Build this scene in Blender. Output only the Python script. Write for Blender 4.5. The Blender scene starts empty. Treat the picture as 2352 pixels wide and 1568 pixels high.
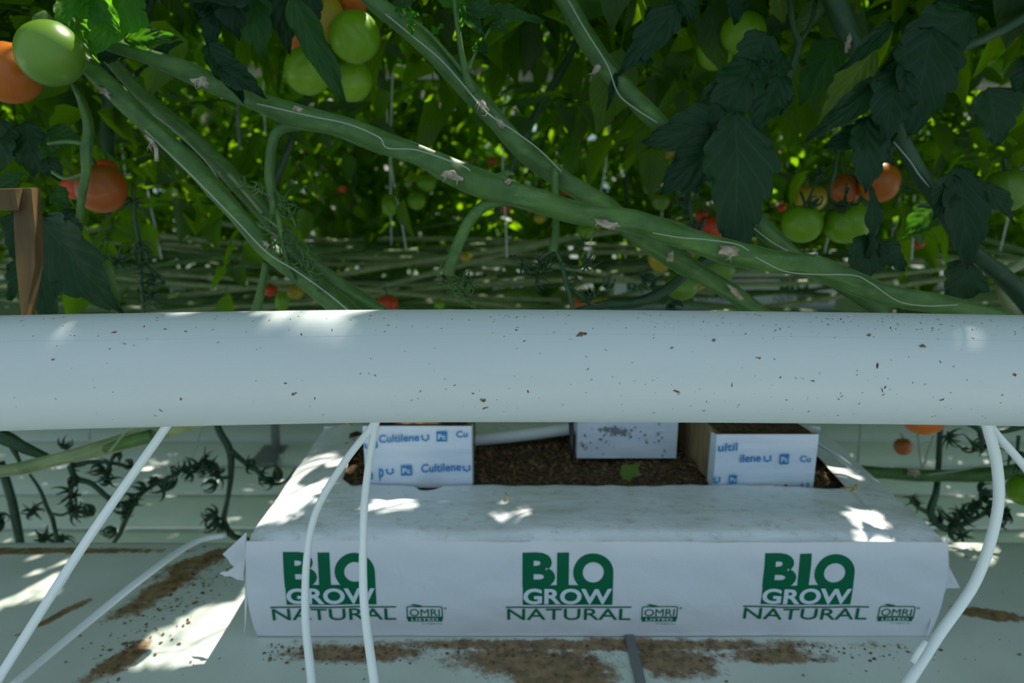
import bpy, math, random
import numpy as np
from mathutils import Vector, Matrix, noise

random.seed(7)
np.random.seed(7)
C = bpy.context.scene.collection
R = math.radians
# ------------------------------------------------------------------ camera
CAMH, PITCH, F = 1.10, R(14.5), 1700.0
cd = bpy.data.cameras.new('camera')
cam = bpy.data.objects.new('camera', cd)
C.objects.link(cam)
cam.location = (0, 0, CAMH)
cam.rotation_euler = (math.pi / 2 - PITCH, 0, 0)
cd.sensor_width = 36
cd.lens = 36 * F / 2352
cd.clip_start = 0.02
cd.dof.use_dof = True
cd.dof.focus_distance = 0.66
cd.dof.aperture_fstop = 5.6
bpy.context.scene.camera = cam
# ------------------------------------------------------------------ world, sun, exposure
w = bpy.data.worlds.new('sky')
bpy.context.scene.world = w
w.use_nodes = True
bg = w.node_tree.nodes['Background']
bg.inputs[0].default_value = (0.56, 0.73, 0.86, 1)
bg.inputs[1].default_value = 0.88
SUN = Vector((0.34, 0.62, 1.0)).normalized()      # direction towards the sun
sl = bpy.data.lights.new('sun', 'SUN')
sl.energy = 9.0
sl.angle = R(0.53)
sl.color = (1.0, 0.94, 0.80)
so = bpy.data.objects.new('sun', sl)
C.objects.link(so)
so.rotation_euler = SUN.to_track_quat('Z', 'Y').to_euler()
so.location = (1, 2, 4)
vs = bpy.context.scene.view_settings
vs.view_transform = 'Standard'
vs.look = 'None'
vs.gamma = 1
vs.use_curve_mapping = False
vs.exposure = 0.0

cs, sn = math.cos(PITCH), math.sin(PITCH)


def P(px, py, d):                    # a point seen at a photo pixel, d metres along the view axis
    u, v = (px - 1176) / F * d, (py - 784) / F * d
    return Vector((u, cs * d - sn * v, CAMH - sn * d - cs * v))


def onY(px, py, Y):                  # point on the vertical plane y = Y
    a, b = (px - 1176) / F, (py - 784) / F
    d = Y / (cs - sn * b)
    return P(px, py, d)


def onZ(px, py, Z):                  # point on the level plane z = Z
    b = (py - 784) / F
    d = (CAMH - Z) / (sn + cs * b)
    return P(px, py, d)


def proj(p):
    x, y, z = p[0], p[1], p[2] - CAMH
    d = y * cs - z * sn
    if d < 0.05:
        return (-9999, -9999, d)
    return (1176 + F * x / d, 784 + F * (-y * sn - z * cs) / d, d)


# ------------------------------------------------------------------ materials
def mat(name):
    m = bpy.data.materials.new(name)
    m.use_nodes = True
    nt = m.node_tree
    return m, nt, nt.nodes['Principled BSDF']


def node(nt, typ, **kw):
    n = nt.nodes.new(typ)
    for k, v in kw.items():
        if k.startswith('i_'):
            n.inputs[int(k[2:])].default_value = v
        else:
            setattr(n, k, v)
    return n


def ramp(nt, fac, stops):
    r = node(nt, 'ShaderNodeValToRGB')
    el = r.color_ramp.elements
    while len(el) < len(stops):
        el.new(0.5)
    for e, (p, c) in zip(el, stops):
        e.position = p
        e.color = (*c, 1) if len(c) == 3 else c
    nt.links.new(fac, r.inputs[0])
    return r.outputs[0]


def noisy(nt, scale, detail=4, coord='Object', stretch=None, rough=0.55):
    tc = node(nt, 'ShaderNodeTexCoord')
    v = tc.outputs[coord]
    if stretch:
        mp = node(nt, 'ShaderNodeMapping')
        mp.inputs['Scale'].default_value = stretch
        nt.links.new(v, mp.inputs[0])
        v = mp.outputs[0]
    n = node(nt, 'ShaderNodeTexNoise')
    n.inputs['Scale'].default_value = scale
    n.inputs['Detail'].default_value = detail
    n.inputs['Roughness'].default_value = rough
    nt.links.new(v, n.inputs['Vector'])
    return n.outputs['Fac']


def bump(nt, b, h, strength, dist=0.002):
    n = node(nt, 'ShaderNodeBump')
    n.inputs['Strength'].default_value = strength
    n.inputs['Distance'].default_value = dist
    nt.links.new(h, n.inputs['Height'])
    nt.links.new(n.outputs[0], b.inputs['Normal'])


def mix(nt, fac, a, b_, mode='MIX'):
    n = node(nt, 'ShaderNodeMix', data_type='RGBA', blend_type=mode)
    for s, v in ((n.inputs[0], fac), (n.inputs[6], a), (n.inputs[7], b_)):
        if hasattr(v, 'links') or hasattr(v, 'is_output'):
            nt.links.new(v, s)
        else:
            s.default_value = v if not isinstance(v, tuple) else (*v, 1)[:4]
    return n.outputs[2]


def simple(name, col, rough=0.5, nscale=None, col2=None, bs=0, spec=0.5, stretch=None, sheen=0):
    m, nt, b = mat(name)
    b.inputs['Base Color'].default_value = (*col, 1)
    b.inputs['Roughness'].default_value = rough
    b.inputs['Specular IOR Level'].default_value = spec
    if sheen:
        b.inputs['Sheen Weight'].default_value = sheen
        b.inputs['Sheen Roughness'].default_value = 0.4
    if nscale:
        f = noisy(nt, nscale, stretch=stretch)
        nt.links.new(ramp(nt, f, [(0.35, col), (0.68, col2 or col)]), b.inputs['Base Color'])
        if bs:
            bump(nt, b, f, bs)
    return m


def leaf_material(name, c1, c2, tr, trf=0.42, rough=0.45, spec=0.2):
    m, nt, b = mat(name)
    tc = node(nt, 'ShaderNodeTexCoord')
    sp = node(nt, 'ShaderNodeSeparateXYZ')
    nt.links.new(tc.outputs['UV'], sp.inputs[0])

    def mth(op, a, b_=None):
        n = node(nt, 'ShaderNodeMath', operation=op)
        for i, v in enumerate((a, b_)):
            if v is None:
                continue
            if isinstance(v, (int, float)):
                n.inputs[i].default_value = v
            else:
                nt.links.new(v, n.inputs[i])
        return n.outputs[0]
    s = mth('ABSOLUTE', mth('SUBTRACT', sp.outputs[1], 0.5))          # 0 at midrib
    ph = mth('FRACT', mth('SUBTRACT', mth('MULTIPLY', sp.outputs[0], 6.0), mth('MULTIPLY', s, 4.2)))
    side = mth('LESS_THAN', mth('ABSOLUTE', mth('SUBTRACT', ph, 0.5)), 0.055)
    mid = mth('LESS_THAN', s, 0.016)
    vein = mth('MAXIMUM', side, mid)
    oi = node(nt, 'ShaderNodeObjectInfo')
    nz = noisy(nt, 60, 3)
    base = mix(nt, oi.outputs['Random'], c1, c2)
    base = mix(nt, mth('MULTIPLY', nz, 0.45), base, tuple(x * 0.45 for x in c1))
    base = mix(nt, mth('MULTIPLY', vein, 0.16), base, tuple(min(1, x * 2.2 + 0.01) for x in c2))
    nt.links.new(base, b.inputs['Base Color'])
    b.inputs['Roughness'].default_value = rough
    b.inputs['Specular IOR Level'].default_value = spec
    t = node(nt, 'ShaderNodeBsdfTranslucent')
    tcol = mix(nt, mth('MULTIPLY', vein, 0.7), tr, (min(1, tr[0] * 1.8), min(1, tr[1] * 1.25), tr[2] * 8))
    nt.links.new(tcol, t.inputs[0])
    quilt = mth('ABSOLUTE', mth('SUBTRACT', ph, 0.5))
    bp = node(nt, 'ShaderNodeBump')
    bp.inputs['Strength'].default_value = 0.5
    bp.inputs['Distance'].default_value = 0.002
    nt.links.new(mth('ADD', quilt, nz), bp.inputs['Height'])
    nt.links.new(bp.outputs[0], b.inputs['Normal'])
    ms = node(nt, 'ShaderNodeMixShader')
    ms.inputs[0].default_value = trf
    nt.links.new(b.outputs[0], ms.inputs[1])
    nt.links.new(t.outputs[0], ms.inputs[2])
    nt.links.new(ms.outputs[0], nt.nodes['Material Output'].inputs[0])
    return m


M = {}
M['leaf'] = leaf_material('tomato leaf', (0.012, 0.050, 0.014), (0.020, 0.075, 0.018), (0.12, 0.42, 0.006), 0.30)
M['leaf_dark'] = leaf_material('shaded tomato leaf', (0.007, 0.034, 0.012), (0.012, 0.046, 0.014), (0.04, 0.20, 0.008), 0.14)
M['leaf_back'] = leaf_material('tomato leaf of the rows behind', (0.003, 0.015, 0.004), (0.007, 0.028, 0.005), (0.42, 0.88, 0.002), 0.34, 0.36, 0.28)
M['leaf_yellow'] = leaf_material('yellowing tomato leaf', (0.10, 0.17, 0.03), (0.13, 0.20, 0.04), (0.30, 0.50, 0.03))
M['leaf_bright'] = leaf_material('young and sunlit tomato leaf', (0.02, 0.08, 0.012), (0.028, 0.11, 0.016), (0.26, 0.80, 0.01), 0.5)  # also the sunlit leaves: their light is put into the brighter colour


def stem_mat(name, c1, c2, sheen=0.25):
    m, nt, b = mat(name)
    f = noisy(nt, 30, 4, stretch=(1, 1, 1))
    f2 = noisy(nt, 400, 2)
    c = ramp(nt, f, [(0.3, c1), (0.7, c2)])
    st = noisy(nt, 9, 6, stretch=(3, 9, 9), rough=.7)
    c = mix(nt, ramp(nt, st, [(0.52, (0, 0, 0)), (0.75, (.5, .5, .5))]), c, tuple(x * 1.7 + .02 for x in c2))
    nt.links.new(c, b.inputs['Base Color'])
    b.inputs['Roughness'].default_value = 0.5
    b.inputs['Sheen Weight'].default_value = sheen
    b.inputs['Sheen Roughness'].default_value = 0.35
    b.inputs['Sheen Tint'].default_value = (0.8, 0.95, 0.7, 1)
    bump(nt, b, f2, 0.35, 0.0008)
    return m


M['stem'] = stem_mat('green vine stem', (0.022, 0.078, 0.008), (0.060, 0.145, 0.020), 0.20)
M['stem_dark'] = stem_mat('dark green stem', (0.009, 0.040, 0.010), (0.018, 0.065, 0.018), 0.08)
M['stem_pale'] = stem_mat('pale ripened stem', (0.13, 0.19, 0.07), (0.24, 0.28, 0.13), 0.3)
M['truss'] = stem_mat('dark picked truss stem', (0.010, 0.040, 0.016), (0.016, 0.060, 0.024), 0.05)
M['scar'] = simple('dry tan leaf scar', (0.22, 0.17, 0.11), 0.9, 120, (0.48, 0.42, 0.33), 0.8)
M['twine'] = simple('white twine', (0.30, 0.36, 0.28), 0.6)  # also colours the ridge highlights drawn along the vines
M['tube'] = simple('white drip tube', (0.70, 0.76, 0.78), 0.35)
M['clear_tube'] = simple('cloudy drip tube', (0.42, 0.50, 0.50), 0.25)
M['black'] = simple('black plastic', (0.012, 0.014, 0.016), 0.45)
M['reflection'] = simple('tan wood', (0.075, 0.042, 0.010), 0.7, 14, (0.16, 0.095, 0.022), 0.5, stretch=(3, 3, .3))  # tan of the glass reflection that is built as a stake
M['straw'] = simple('dry straw', (0.45, 0.30, 0.12), 0.8, 40, (0.65, 0.48, 0.24))
M['grey'] = simple('grey painted metal', (0.20, 0.22, 0.22), 0.5)
M['offwhite'] = simple('grey white painted pipe', (0.50, 0.47, 0.43), 0.5, 10, (0.60, 0.57, 0.52))
M['green_ink'] = simple('green print', (0.001, 0.125, 0.055), 0.55, spec=0.15)
M['white_ink'] = simple('white print', (0.62, 0.70, 0.78), 0.4)
M['blue_ink'] = simple('blue print', (0.008, 0.20, 0.50), 0.4)
M['pale_blue_ink'] = simple('blue print on film', (0.02, 0.25, 0.52), 0.4)
M['speck'] = simple('brown crumbs', (0.045, 0.025, 0.012), 0.9, 200, (0.22, 0.14, 0.07))
M['dark_speck'] = simple('dark crumbs', (0.02, 0.013, 0.008), 0.9)


def fruit(name, col, top, sss=0.25):
    m, nt, b = mat(name)
    tc = node(nt, 'ShaderNodeTexCoord')
    sp = node(nt, 'ShaderNodeSeparateXYZ')
    nt.links.new(tc.outputs['Generated'], sp.inputs[0])
    nz = noisy(nt, 9, 2)
    a = node(nt, 'ShaderNodeMath', operation='ADD')
    nt.links.new(sp.outputs[2], a.inputs[0])
    k = node(nt, 'ShaderNodeMath', operation='MULTIPLY', i_1=0.35)
    nt.links.new(nz, k.inputs[0])
    nt.links.new(k.outputs[0], a.inputs[1])
    nt.links.new(ramp(nt, a.outputs[0], [(0.35, col), (1.0, top)]), b.inputs['Base Color'])
    b.inputs['Roughness'].default_value = 0.33
    b.inputs['Specular IOR Level'].default_value = 0.4
    b.inputs['Subsurface Weight'].default_value = sss
    b.inputs['Subsurface Radius'].default_value = (0.6, 1.0, 0.2)
    b.inputs['Subsurface Scale'].default_value = 0.012
    return m


M['t_green'] = fruit('unripe green tomato skin', (0.17, 0.33, 0.010), (0.13, 0.29, 0.008), .35)
M['t_pale'] = fruit('pale green tomato skin', (0.125, 0.24, 0.022), (0.085, 0.19, 0.012), .35)
M['t_yellow'] = fruit('turning yellow tomato skin', (0.42, 0.30, 0.02), (0.34, 0.26, 0.02))
M['t_orange'] = fruit('orange tomato skin', (0.48, 0.12, 0.010), (0.42, 0.13, 0.012))
M['t_red'] = fruit('red tomato skin', (0.56, 0.055, 0.010), (0.48, 0.06, 0.010))
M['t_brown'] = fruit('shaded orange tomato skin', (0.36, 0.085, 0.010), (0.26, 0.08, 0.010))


def pipe_material():
    m, nt, b = mat('white ribbed pipe plastic')
    f = noisy(nt, 3, 5, stretch=(1, 6, 6))
    fine = noisy(nt, 40, 3, stretch=(0.15, 14, 14))
    big = noisy(nt, 26, 6, stretch=(1, 1, 1), rough=.75)
    c = ramp(nt, f, [(0.3, (0.45, 0.505, 0.515)), (0.75, (0.50, 0.55, 0.55))])
    c = mix(nt, ramp(nt, big, [(0.66, (0, 0, 0)), (0.78, (.35, .35, .35))]), c, (0.42, 0.36, 0.27))
    nt.links.new(c, b.inputs['Base Color'])
    b.inputs['Roughness'].default_value = 0.42
    b.inputs['Specular IOR Level'].default_value = 0.4
    bump(nt, b, fine, 0.25, 0.0006)
    return m


M['pipe'] = pipe_material()


def bag_material():
    m, nt, b = mat('dusty white bag film')
    f = noisy(nt, 7, 5)
    geo = node(nt, 'ShaderNodeNewGeometry')
    sp = node(nt, 'ShaderNodeSeparateXYZ')
    nt.links.new(geo.outputs['Normal'], sp.inputs[0])
    clean = (0.66, 0.69, 0.74)
    dust = noisy(nt, 55, 7, rough=.7)
    dustm = ramp(nt, dust, [(0.54, (0, 0, 0)), (0.80, (1, 1, 1))])
    lightened_dusty = mix(nt, dustm, (0.82, 0.88, 0.92), (0.40, 0.37, 0.29))
    up = ramp(nt, sp.outputs[2], [(0.45, (0, 0, 0)), (0.95, (1, 1, 1))])
    up2 = node(nt, 'ShaderNodeMix', data_type='FLOAT')
    # lighter colour on upward faces brightens the dim top; dust lies in patches
    c = mix(nt, mix(nt, ramp(nt, f, [(0.25, (0.25, .25, .25)), (0.7, (1, 1, 1))]), (0, 0, 0), up), clean, lightened_dusty)
    nt.links.new(c, b.inputs['Base Color'])
    b.inputs['Roughness'].default_value = 0.34
    b.inputs['Specular IOR Level'].default_value = 0.5
    bump(nt, b, noisy(nt, 16, 5, stretch=(1, 2.2, 1.2)), 0.6, 0.005)
    return m


M['bag'] = bag_material()
M['film'] = simple('white cube wrap film', (0.62, 0.72, 0.84), 0.35, 18, (0.70, 0.78, 0.88), 0.6, stretch=(1, 1, 5))
M['film_dirty'] = simple('stained white wrap film', (0.70, 0.78, 0.86), 0.45, 26, (0.30, 0.31, 0.30), 0.3)
M['root'] = simple('tan root mat', (0.20, 0.14, 0.07), 0.9, 22, (0.36, 0.27, 0.13), 0.9, stretch=(3, 3, .7))
M['soil'] = simple('brown coir', (0.020, 0.014, 0.010), 0.95, 150, (0.15, 0.085, 0.035), 1.0)
M['crumb'] = simple('coir crumbs', (0.03, 0.018, 0.010), 0.95, 300, (0.30, 0.18, 0.08), .5)


def gutter_material():
    m, nt, b = mat('stained white gutter sheet')
    tc = node(nt, 'ShaderNodeTexCoord')
    f = noisy(nt, 5, 6)
    speck = noisy(nt, 60, 6, rough=.8)
    base = ramp(nt, f, [(0.3, (0.46, 0.52, 0.46)), (0.7, (0.58, 0.64, 0.60))])
    fac = None
    # dirt lies where water left it: along the bag foot, the back edge and one trail
    def blob(cx, cy, rx, ry, ang, soft=0.6):
        mp = node(nt, 'ShaderNodeMapping')
        mp.vector_type = 'TEXTURE'
        mp.inputs['Location'].default_value = (cx, cy, 0)
        mp.inputs['Rotation'].default_value = (0, 0, ang)
        mp.inputs['Scale'].default_value = (rx, ry, 100)
        nt.links.new(tc.outputs['Object'], mp.inputs[0])
        ln = node(nt, 'ShaderNodeVectorMath', operation='LENGTH')
        nt.links.new(mp.outputs[0], ln.inputs[0])
        mr = node(nt, 'ShaderNodeMapRange')
        mr.inputs[1].default_value = 1.25
        mr.inputs[2].default_value = 0.25
        nt.links.new(ln.outputs['Value'], mr.inputs[0])
        return mr.outputs[0]

    def mx(a, c):
        n = node(nt, 'ShaderNodeMath', operation='MAXIMUM')
        nt.links.new(a, n.inputs[0])
        nt.links.new(c, n.inputs[1])
        return n.outputs[0]
    G = 0.47
    for (a, c_, w_) in (((330, 1330), (560, 1252), .032), ((230, 1440), (490, 1280), .034), ((190, 1570), (340, 1470), .030),
                        ((600, 1478), (2150, 1482), .020), ((1000, 1515), (1480, 1525), .055), ((640, 1500), (1000, 1500), .028), ((1460, 1515), (1640, 1520), .05), ((1650, 1505), (1900, 1505), .026), ((1150, 1560), (1450, 1565), .05),
                        ((-600, 1265), (560, 1262), .016), ((60, 1450), (200, 1380), .012), ((2200, 1400), (2352, 1420), .02)):
        p, q = onZ(*a, G), onZ(*c_, G)
        m_ = (p + q) / 2
        d = q - p
        o = blob(m_.x, m_.y, d.length / 2 + .03, w_, math.atan2(d.y, d.x))
        fac = o if fac is None else mx(fac, o)
    tot = node(nt, 'ShaderNodeMath', operation='ADD')
    wn = node(nt, 'ShaderNodeMath', operation='MULTIPLY_ADD', i_1=1.9, i_2=-0.55)
    nt.links.new(noisy(nt, 26, 9, rough=.78), wn.inputs[0])
    nt.links.new(fac, tot.inputs[0])
    nt.links.new(wn.outputs[0], tot.inputs[1])
    msk = ramp(nt, tot.outputs[0], [(0.50, (0, 0, 0)), (0.62, (0, 0, 0)), (0.98, (0.55, .55, .55)), (1.0, (1, 1, 1))])
    tm = node(nt, 'ShaderNodeMapRange')
    tm.inputs[1].default_value = 0.88
    tm.inputs[2].default_value = 1.15
    nt.links.new(tot.outputs[0], tm.inputs[0])
    dirt = ramp(nt, noisy(nt, 80, 5), [(0.3, (0.10, 0.06, 0.028)), (0.75, (0.32, 0.22, 0.12))])
    c = mix(nt, tm.outputs[0], base, dirt)
    c = mix(nt, ramp(nt, speck, [(0.66, (0, 0, 0)), (0.74, (.8, .8, .8))]), c, (0.09, 0.09, 0.07))
    nt.links.new(c, b.inputs['Base Color'])
    b.inputs['Roughness'].default_value = 0.5
    bump(nt, b, noisy(nt, 12, 5), 0.4, 0.004)
    return m


M['gutter'] = gutter_material()
M['floor'] = simple('white floor panel', (0.76, 0.84, 0.80), 0.5, 5, (0.84, 0.90, 0.87), 0.2)
M['ground'] = simple('dark ground under the panels', (0.08, 0.10, 0.10), 0.8)


# ------------------------------------------------------------------ mesh helpers
class MB:
    def __init__(s):
        s.v, s.f, s.uv = [], [], []

    def add(s, v, f):
        n = len(s.v)
        s.v += [tuple(p) for p in v]
        s.f += [tuple(i + n for i in q) for q in f]

    def grid(s, fn, nu, nv, close=False):
        pts = [fn(i / nu, j / nv) for i in range(nu + 1) for j in range(nv + 1)]
        k = nv + 1
        s.add(pts, [(i * k + j, i * k + j + 1, (i + 1) * k + j + 1, (i + 1) * k + j) for i in range(nu) for j in range(nv)])

    def box(s, a, b, jit=0):
        x0, y0, z0 = a
        x1, y1, z1 = b
        v = [(x, y, z) for x in (x0, x1) for y in (y0, y1) for z in (z0, z1)]
        s.add(v, [(0, 1, 3, 2), (4, 6, 7, 5), (0, 4, 5, 1), (2, 3, 7, 6), (0, 2, 6, 4), (1, 5, 7, 3)])

    def tube(s, pts, rad, seg=8, lobes=0, lobe=0.0, twist=0.0, caps=True):
        pts = [Vector(p) for p in pts]
        n = len(pts)
        if not hasattr(rad, '__len__'):
            rad = [rad] * n
        prev = None
        base = len(s.v)
        acc = 0
        for i, p in enumerate(pts):
            t = (pts[min(i + 1, n - 1)] - pts[max(i - 1, 0)]).normalized()
            if prev is None:
                a = Vector((0, 0, 1)) if abs(t.z) < .9 else Vector((1, 0, 0))
                prev = t.cross(a).normalized()
            prev = (prev - t * prev.dot(t)).normalized()
            b = t.cross(prev)
            if i:
                acc += (pts[i] - pts[i - 1]).length * twist
            for k in range(seg):
                a = 2 * math.pi * k / seg
                r = rad[i] * (1 + lobe * math.cos(lobes * (a + acc)))
                s.v.append(tuple(p + (prev * math.cos(a) + b * math.sin(a)) * r))
        for i in range(n - 1):
            for k in range(seg):
                a, c_ = base + i * seg + k, base + i * seg + (k + 1) % seg
                s.f.append((a, c_, c_ + seg, a + seg))
        if caps:
            s.f.append(tuple(base + k for k in reversed(range(seg))))
            s.f.append(tuple(base + (n - 1) * seg + k for k in range(seg)))

    def mesh(s, name, smooth=True):
        me = bpy.data.meshes.new(name)
        me.from_pydata(s.v, [], s.f)
        if smooth:
            me.polygons.foreach_set('use_smooth', [True] * len(me.polygons))
        me.update()
        return me


def obj(name, data, m=None, parent=None, loc=None):
    if isinstance(data, MB):
        data = data.mesh(name)
    o = bpy.data.objects.new(name, data)
    C.objects.link(o)
    if m is not None and not data.materials:
        data.materials.append(m)
    if parent is not None:
        o.parent = parent
        if loc is None:                       # geometry given in world coordinates
            o.matrix_parent_inverse = Matrix.Translation(parent.location).inverted()
    if loc is not None:
        o.location = loc
    return o


def tag(o, label, cat, group=None, kind=None):
    o['label'] = label
    o['category'] = cat
    if group:
        o['group'] = group
    if kind:
        o['kind'] = kind
    return o


def thing(name, label, cat, loc=(0, 0, 0), group=None):
    o = bpy.data.objects.new(name, None)
    C.objects.link(o)
    o.location = loc
    o.empty_display_size = 0.02
    return tag(o, label, cat, group)


def struct(name, mb, m, label=None):
    o = obj(name, mb, m)
    o['kind'] = 'structure'
    if label:
        o['label'] = label
    return o


def catmull(pts, sub=6):
    pts = [Vector(p) for p in pts]
    if len(pts) < 3:
        return [pts[0].lerp(pts[-1], i / sub) for i in range(sub + 1)]
    ext = [pts[0] * 2 - pts[1]] + pts + [pts[-1] * 2 - pts[-2]]
    out = []
    for i in range(1, len(ext) - 2):
        a, b, c_, d = ext[i - 1], ext[i], ext[i + 1], ext[i + 2]
        for k in range(sub):
            t = k / sub
            out.append(0.5 * ((2 * b) + (c_ - a) * t + (2 * a - 5 * b + 4 * c_ - d) * t * t + (3 * b - a - 3 * c_ + d) * t ** 3))
    out.append(pts[-1])
    return out


def path(l):                          # [(px,py,d[,w_px])...] -> points and radii
    pts = [P(q[0], q[1], q[2]) for q in l]
    rad = [Vector((q[3] / 2 / F * q[2], 0, 0)) for q in l]
    return catmull(pts), [abs(r.x) for r in catmull(rad)]


# ------------------------------------------------------------------ structure: ground, floor panels, gutter
b = MB()
b.box((-7, -2, -0.06), (7, 12, -0.02))
floor = struct('floor', b, M['ground'])
pm = None
y = -1.0
k = 0
rnd = random.Random(3)
while y < 4.6:
    b = MB()
    wd = 0.215
    b.grid(lambda u, v: (-6 + 12 * u, y + wd * v, -0.004 + 0.012 * math.sin(math.pi * v) ** .5 - 0.010 * (v > .93) + 0.002 * math.sin(u * 40 + k)), 24, 8)
    b.box((-6, y, -.02), (6, y + wd, -0.006))
    p_ = obj('floor_panel', b, M['floor'], floor)
    y += wd + 0.018
    k += 1

GZ = 0.47          # gutter surface
BX_ = (-0.345, 0.56)
GY0, GY1 = 0.50, 1.112


def build_gutter(name, y0, y1, x0, x1, label, cat=True):
    b = MB()

    def prof(u, v):
        x = x0 + (x1 - x0) * u
        # profile: front lip, tray, back lip
        pr = [(y0, GZ - .05), (y0, GZ + .002), (y0 + .02, GZ), (y0 + .2, GZ - .001), (y0 + .4, GZ), (y1 - .06, GZ), (y1 - .012, GZ - .001),
              (y1, GZ - .004), (y1 + .004, GZ - .012), (y1 + .002, GZ - .06), (y1 - .05, GZ - .065)]
        t = v * (len(pr) - 1)
        i = min(int(t), len(pr) - 2)
        f = t - i
        yy = pr[i][0] * (1 - f) + pr[i + 1][0] * f
        zz = pr[i][1] * (1 - f) + pr[i + 1][1] * f
        if abs(zz - GZ) < .01:
            zz += 0.0015 * noise.noise((x * 3, yy * 5, 1))
        return (x, yy, zz)
    b.grid(prof, 70, 20)
    b.box((x0, y0 + .01, GZ - .066), (x1, y1 - .005, GZ - .052))
    g = obj(name, b, M['gutter'])
    tag(g, label, 'gutter')
    return g


gut = build_gutter('growing_gutter', GY0, GY1, -2.6, 2.6, 'white dirt-stained gutter tray that the printed grow bag lies on')
# a joint strip across the tray below the middle logo
b = MB()
a_ = onZ(1450, 1476, GZ + .004)
b.box((a_.x - .006, GY0 + .02, GZ + .0005), (a_.x + .006, .872, GZ + .004))
obj('joint_strip', b, M['grey'], gut)

rn = random.Random(91)
b = MB()


def crumb(p, s_):
    k = 5
    a0 = rn.uniform(0, 6)
    ring = [p + Vector((math.cos(a0 + 1.2566 * i) * s_ * rn.uniform(.6, 1.6), math.sin(a0 + 1.2566 * i) * s_ * rn.uniform(.6, 1.3), 0)) for i in range(k)]
    b.add(ring + [p + Vector((0, 0, s_ * .7))], [(i, (i + 1) % k, k) for i in range(k)])


for i in range(1000):
    r_ = rn.random()
    if r_ < .5:
        p = onZ(rn.uniform(590, 2160), 1478 + abs(rn.gauss(0, 22)), GZ + .0008)
    elif r_ < .8:
        t = rn.random()
        p = onZ(560 - 350 * t + rn.gauss(0, 28), 1255 + 300 * t + rn.gauss(0, 25), GZ + .0008)
    else:
        p = onZ(rn.uniform(-300, 2600), rn.uniform(1250, 1650), GZ + .0008)
    if p.y > GY1 - .005 or (BX_[0] < p.x < BX_[1] and p.y > .855):
        continue
    crumb(p, rn.choice((.0007, .001, .0014, .0024)) * rn.uniform(.6, 1.2))
o = obj('crumbs', b, M['crumb'], gut)
o['kind'] = 'stuff'

# ------------------------------------------------------------------ foreground pipe
PR = 0.0455
px_axis = [(-6500, 900, .60), (-3500, 900, .585), (-1600, 892, .575), (-700, 884, .570), (-350, 872, .577), (0, 857, .585), (400, 848, .592), (800, 841, .598), (1176, 839.5, .60), (1600, 841.5, .604), (2000, 845.5, .607),
           (2352, 851, .609), (2700, 858, .612), (3100, 868, .616), (4600, 890, .62), (7500, 905, .63)]
axis = catmull([P(*q) for q in px_axis], 10)
b = MB()
b.tube(axis, PR, 64)
pipe = obj('support_pipe', b, M['pipe'])
tag(pipe, 'thick white plastic pipe crossing the whole picture in front of the vines', 'pipe')


def pipe_point(px, ang, lift=0.0):    # ang: degrees from straight up, towards the camera
    best = min(axis, key=lambda p: abs(proj(p)[0] - px))
    i = axis.index(best)
    q = axis[min(i + 1, len(axis) - 1)] if proj(best)[0] < px else axis[max(i - 1, 0)]
    x0, x1 = proj(best)[0], proj(q)[0]
    t = (px - x0) / (x1 - x0) if abs(x1 - x0) > 1e-6 else 0
    c_ = best.lerp(q, t)
    a = R(ang)
    return c_ + Vector((0, -math.sin(a), math.cos(a))) * (PR + lift), Vector((0, -math.sin(a), math.cos(a)))


def flake(mb, p, n, size, asp, rot, rnd_):
    t = Vector((1, 0, 0))
    t = (t - n * t.dot(n)).normalized()
    s_ = n.cross(t)
    d = t * math.cos(rot) + s_ * math.sin(rot)
    e = n.cross(d)
    k = rnd_.choice((5, 6, 7))
    ring = []
    for i in range(k):
        a = 2 * math.pi * i / k
        r = size * (0.6 + 0.7 * rnd_.random())
        ring.append(p + d * math.cos(a) * r * asp + e * math.sin(a) * r + n * 0.00005)
    top = p + n * size * 0.5
    mb.add([tuple(q) for q in ring] + [tuple(top)], [(i, (i + 1) % k, k) for i in range(k)])


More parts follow.
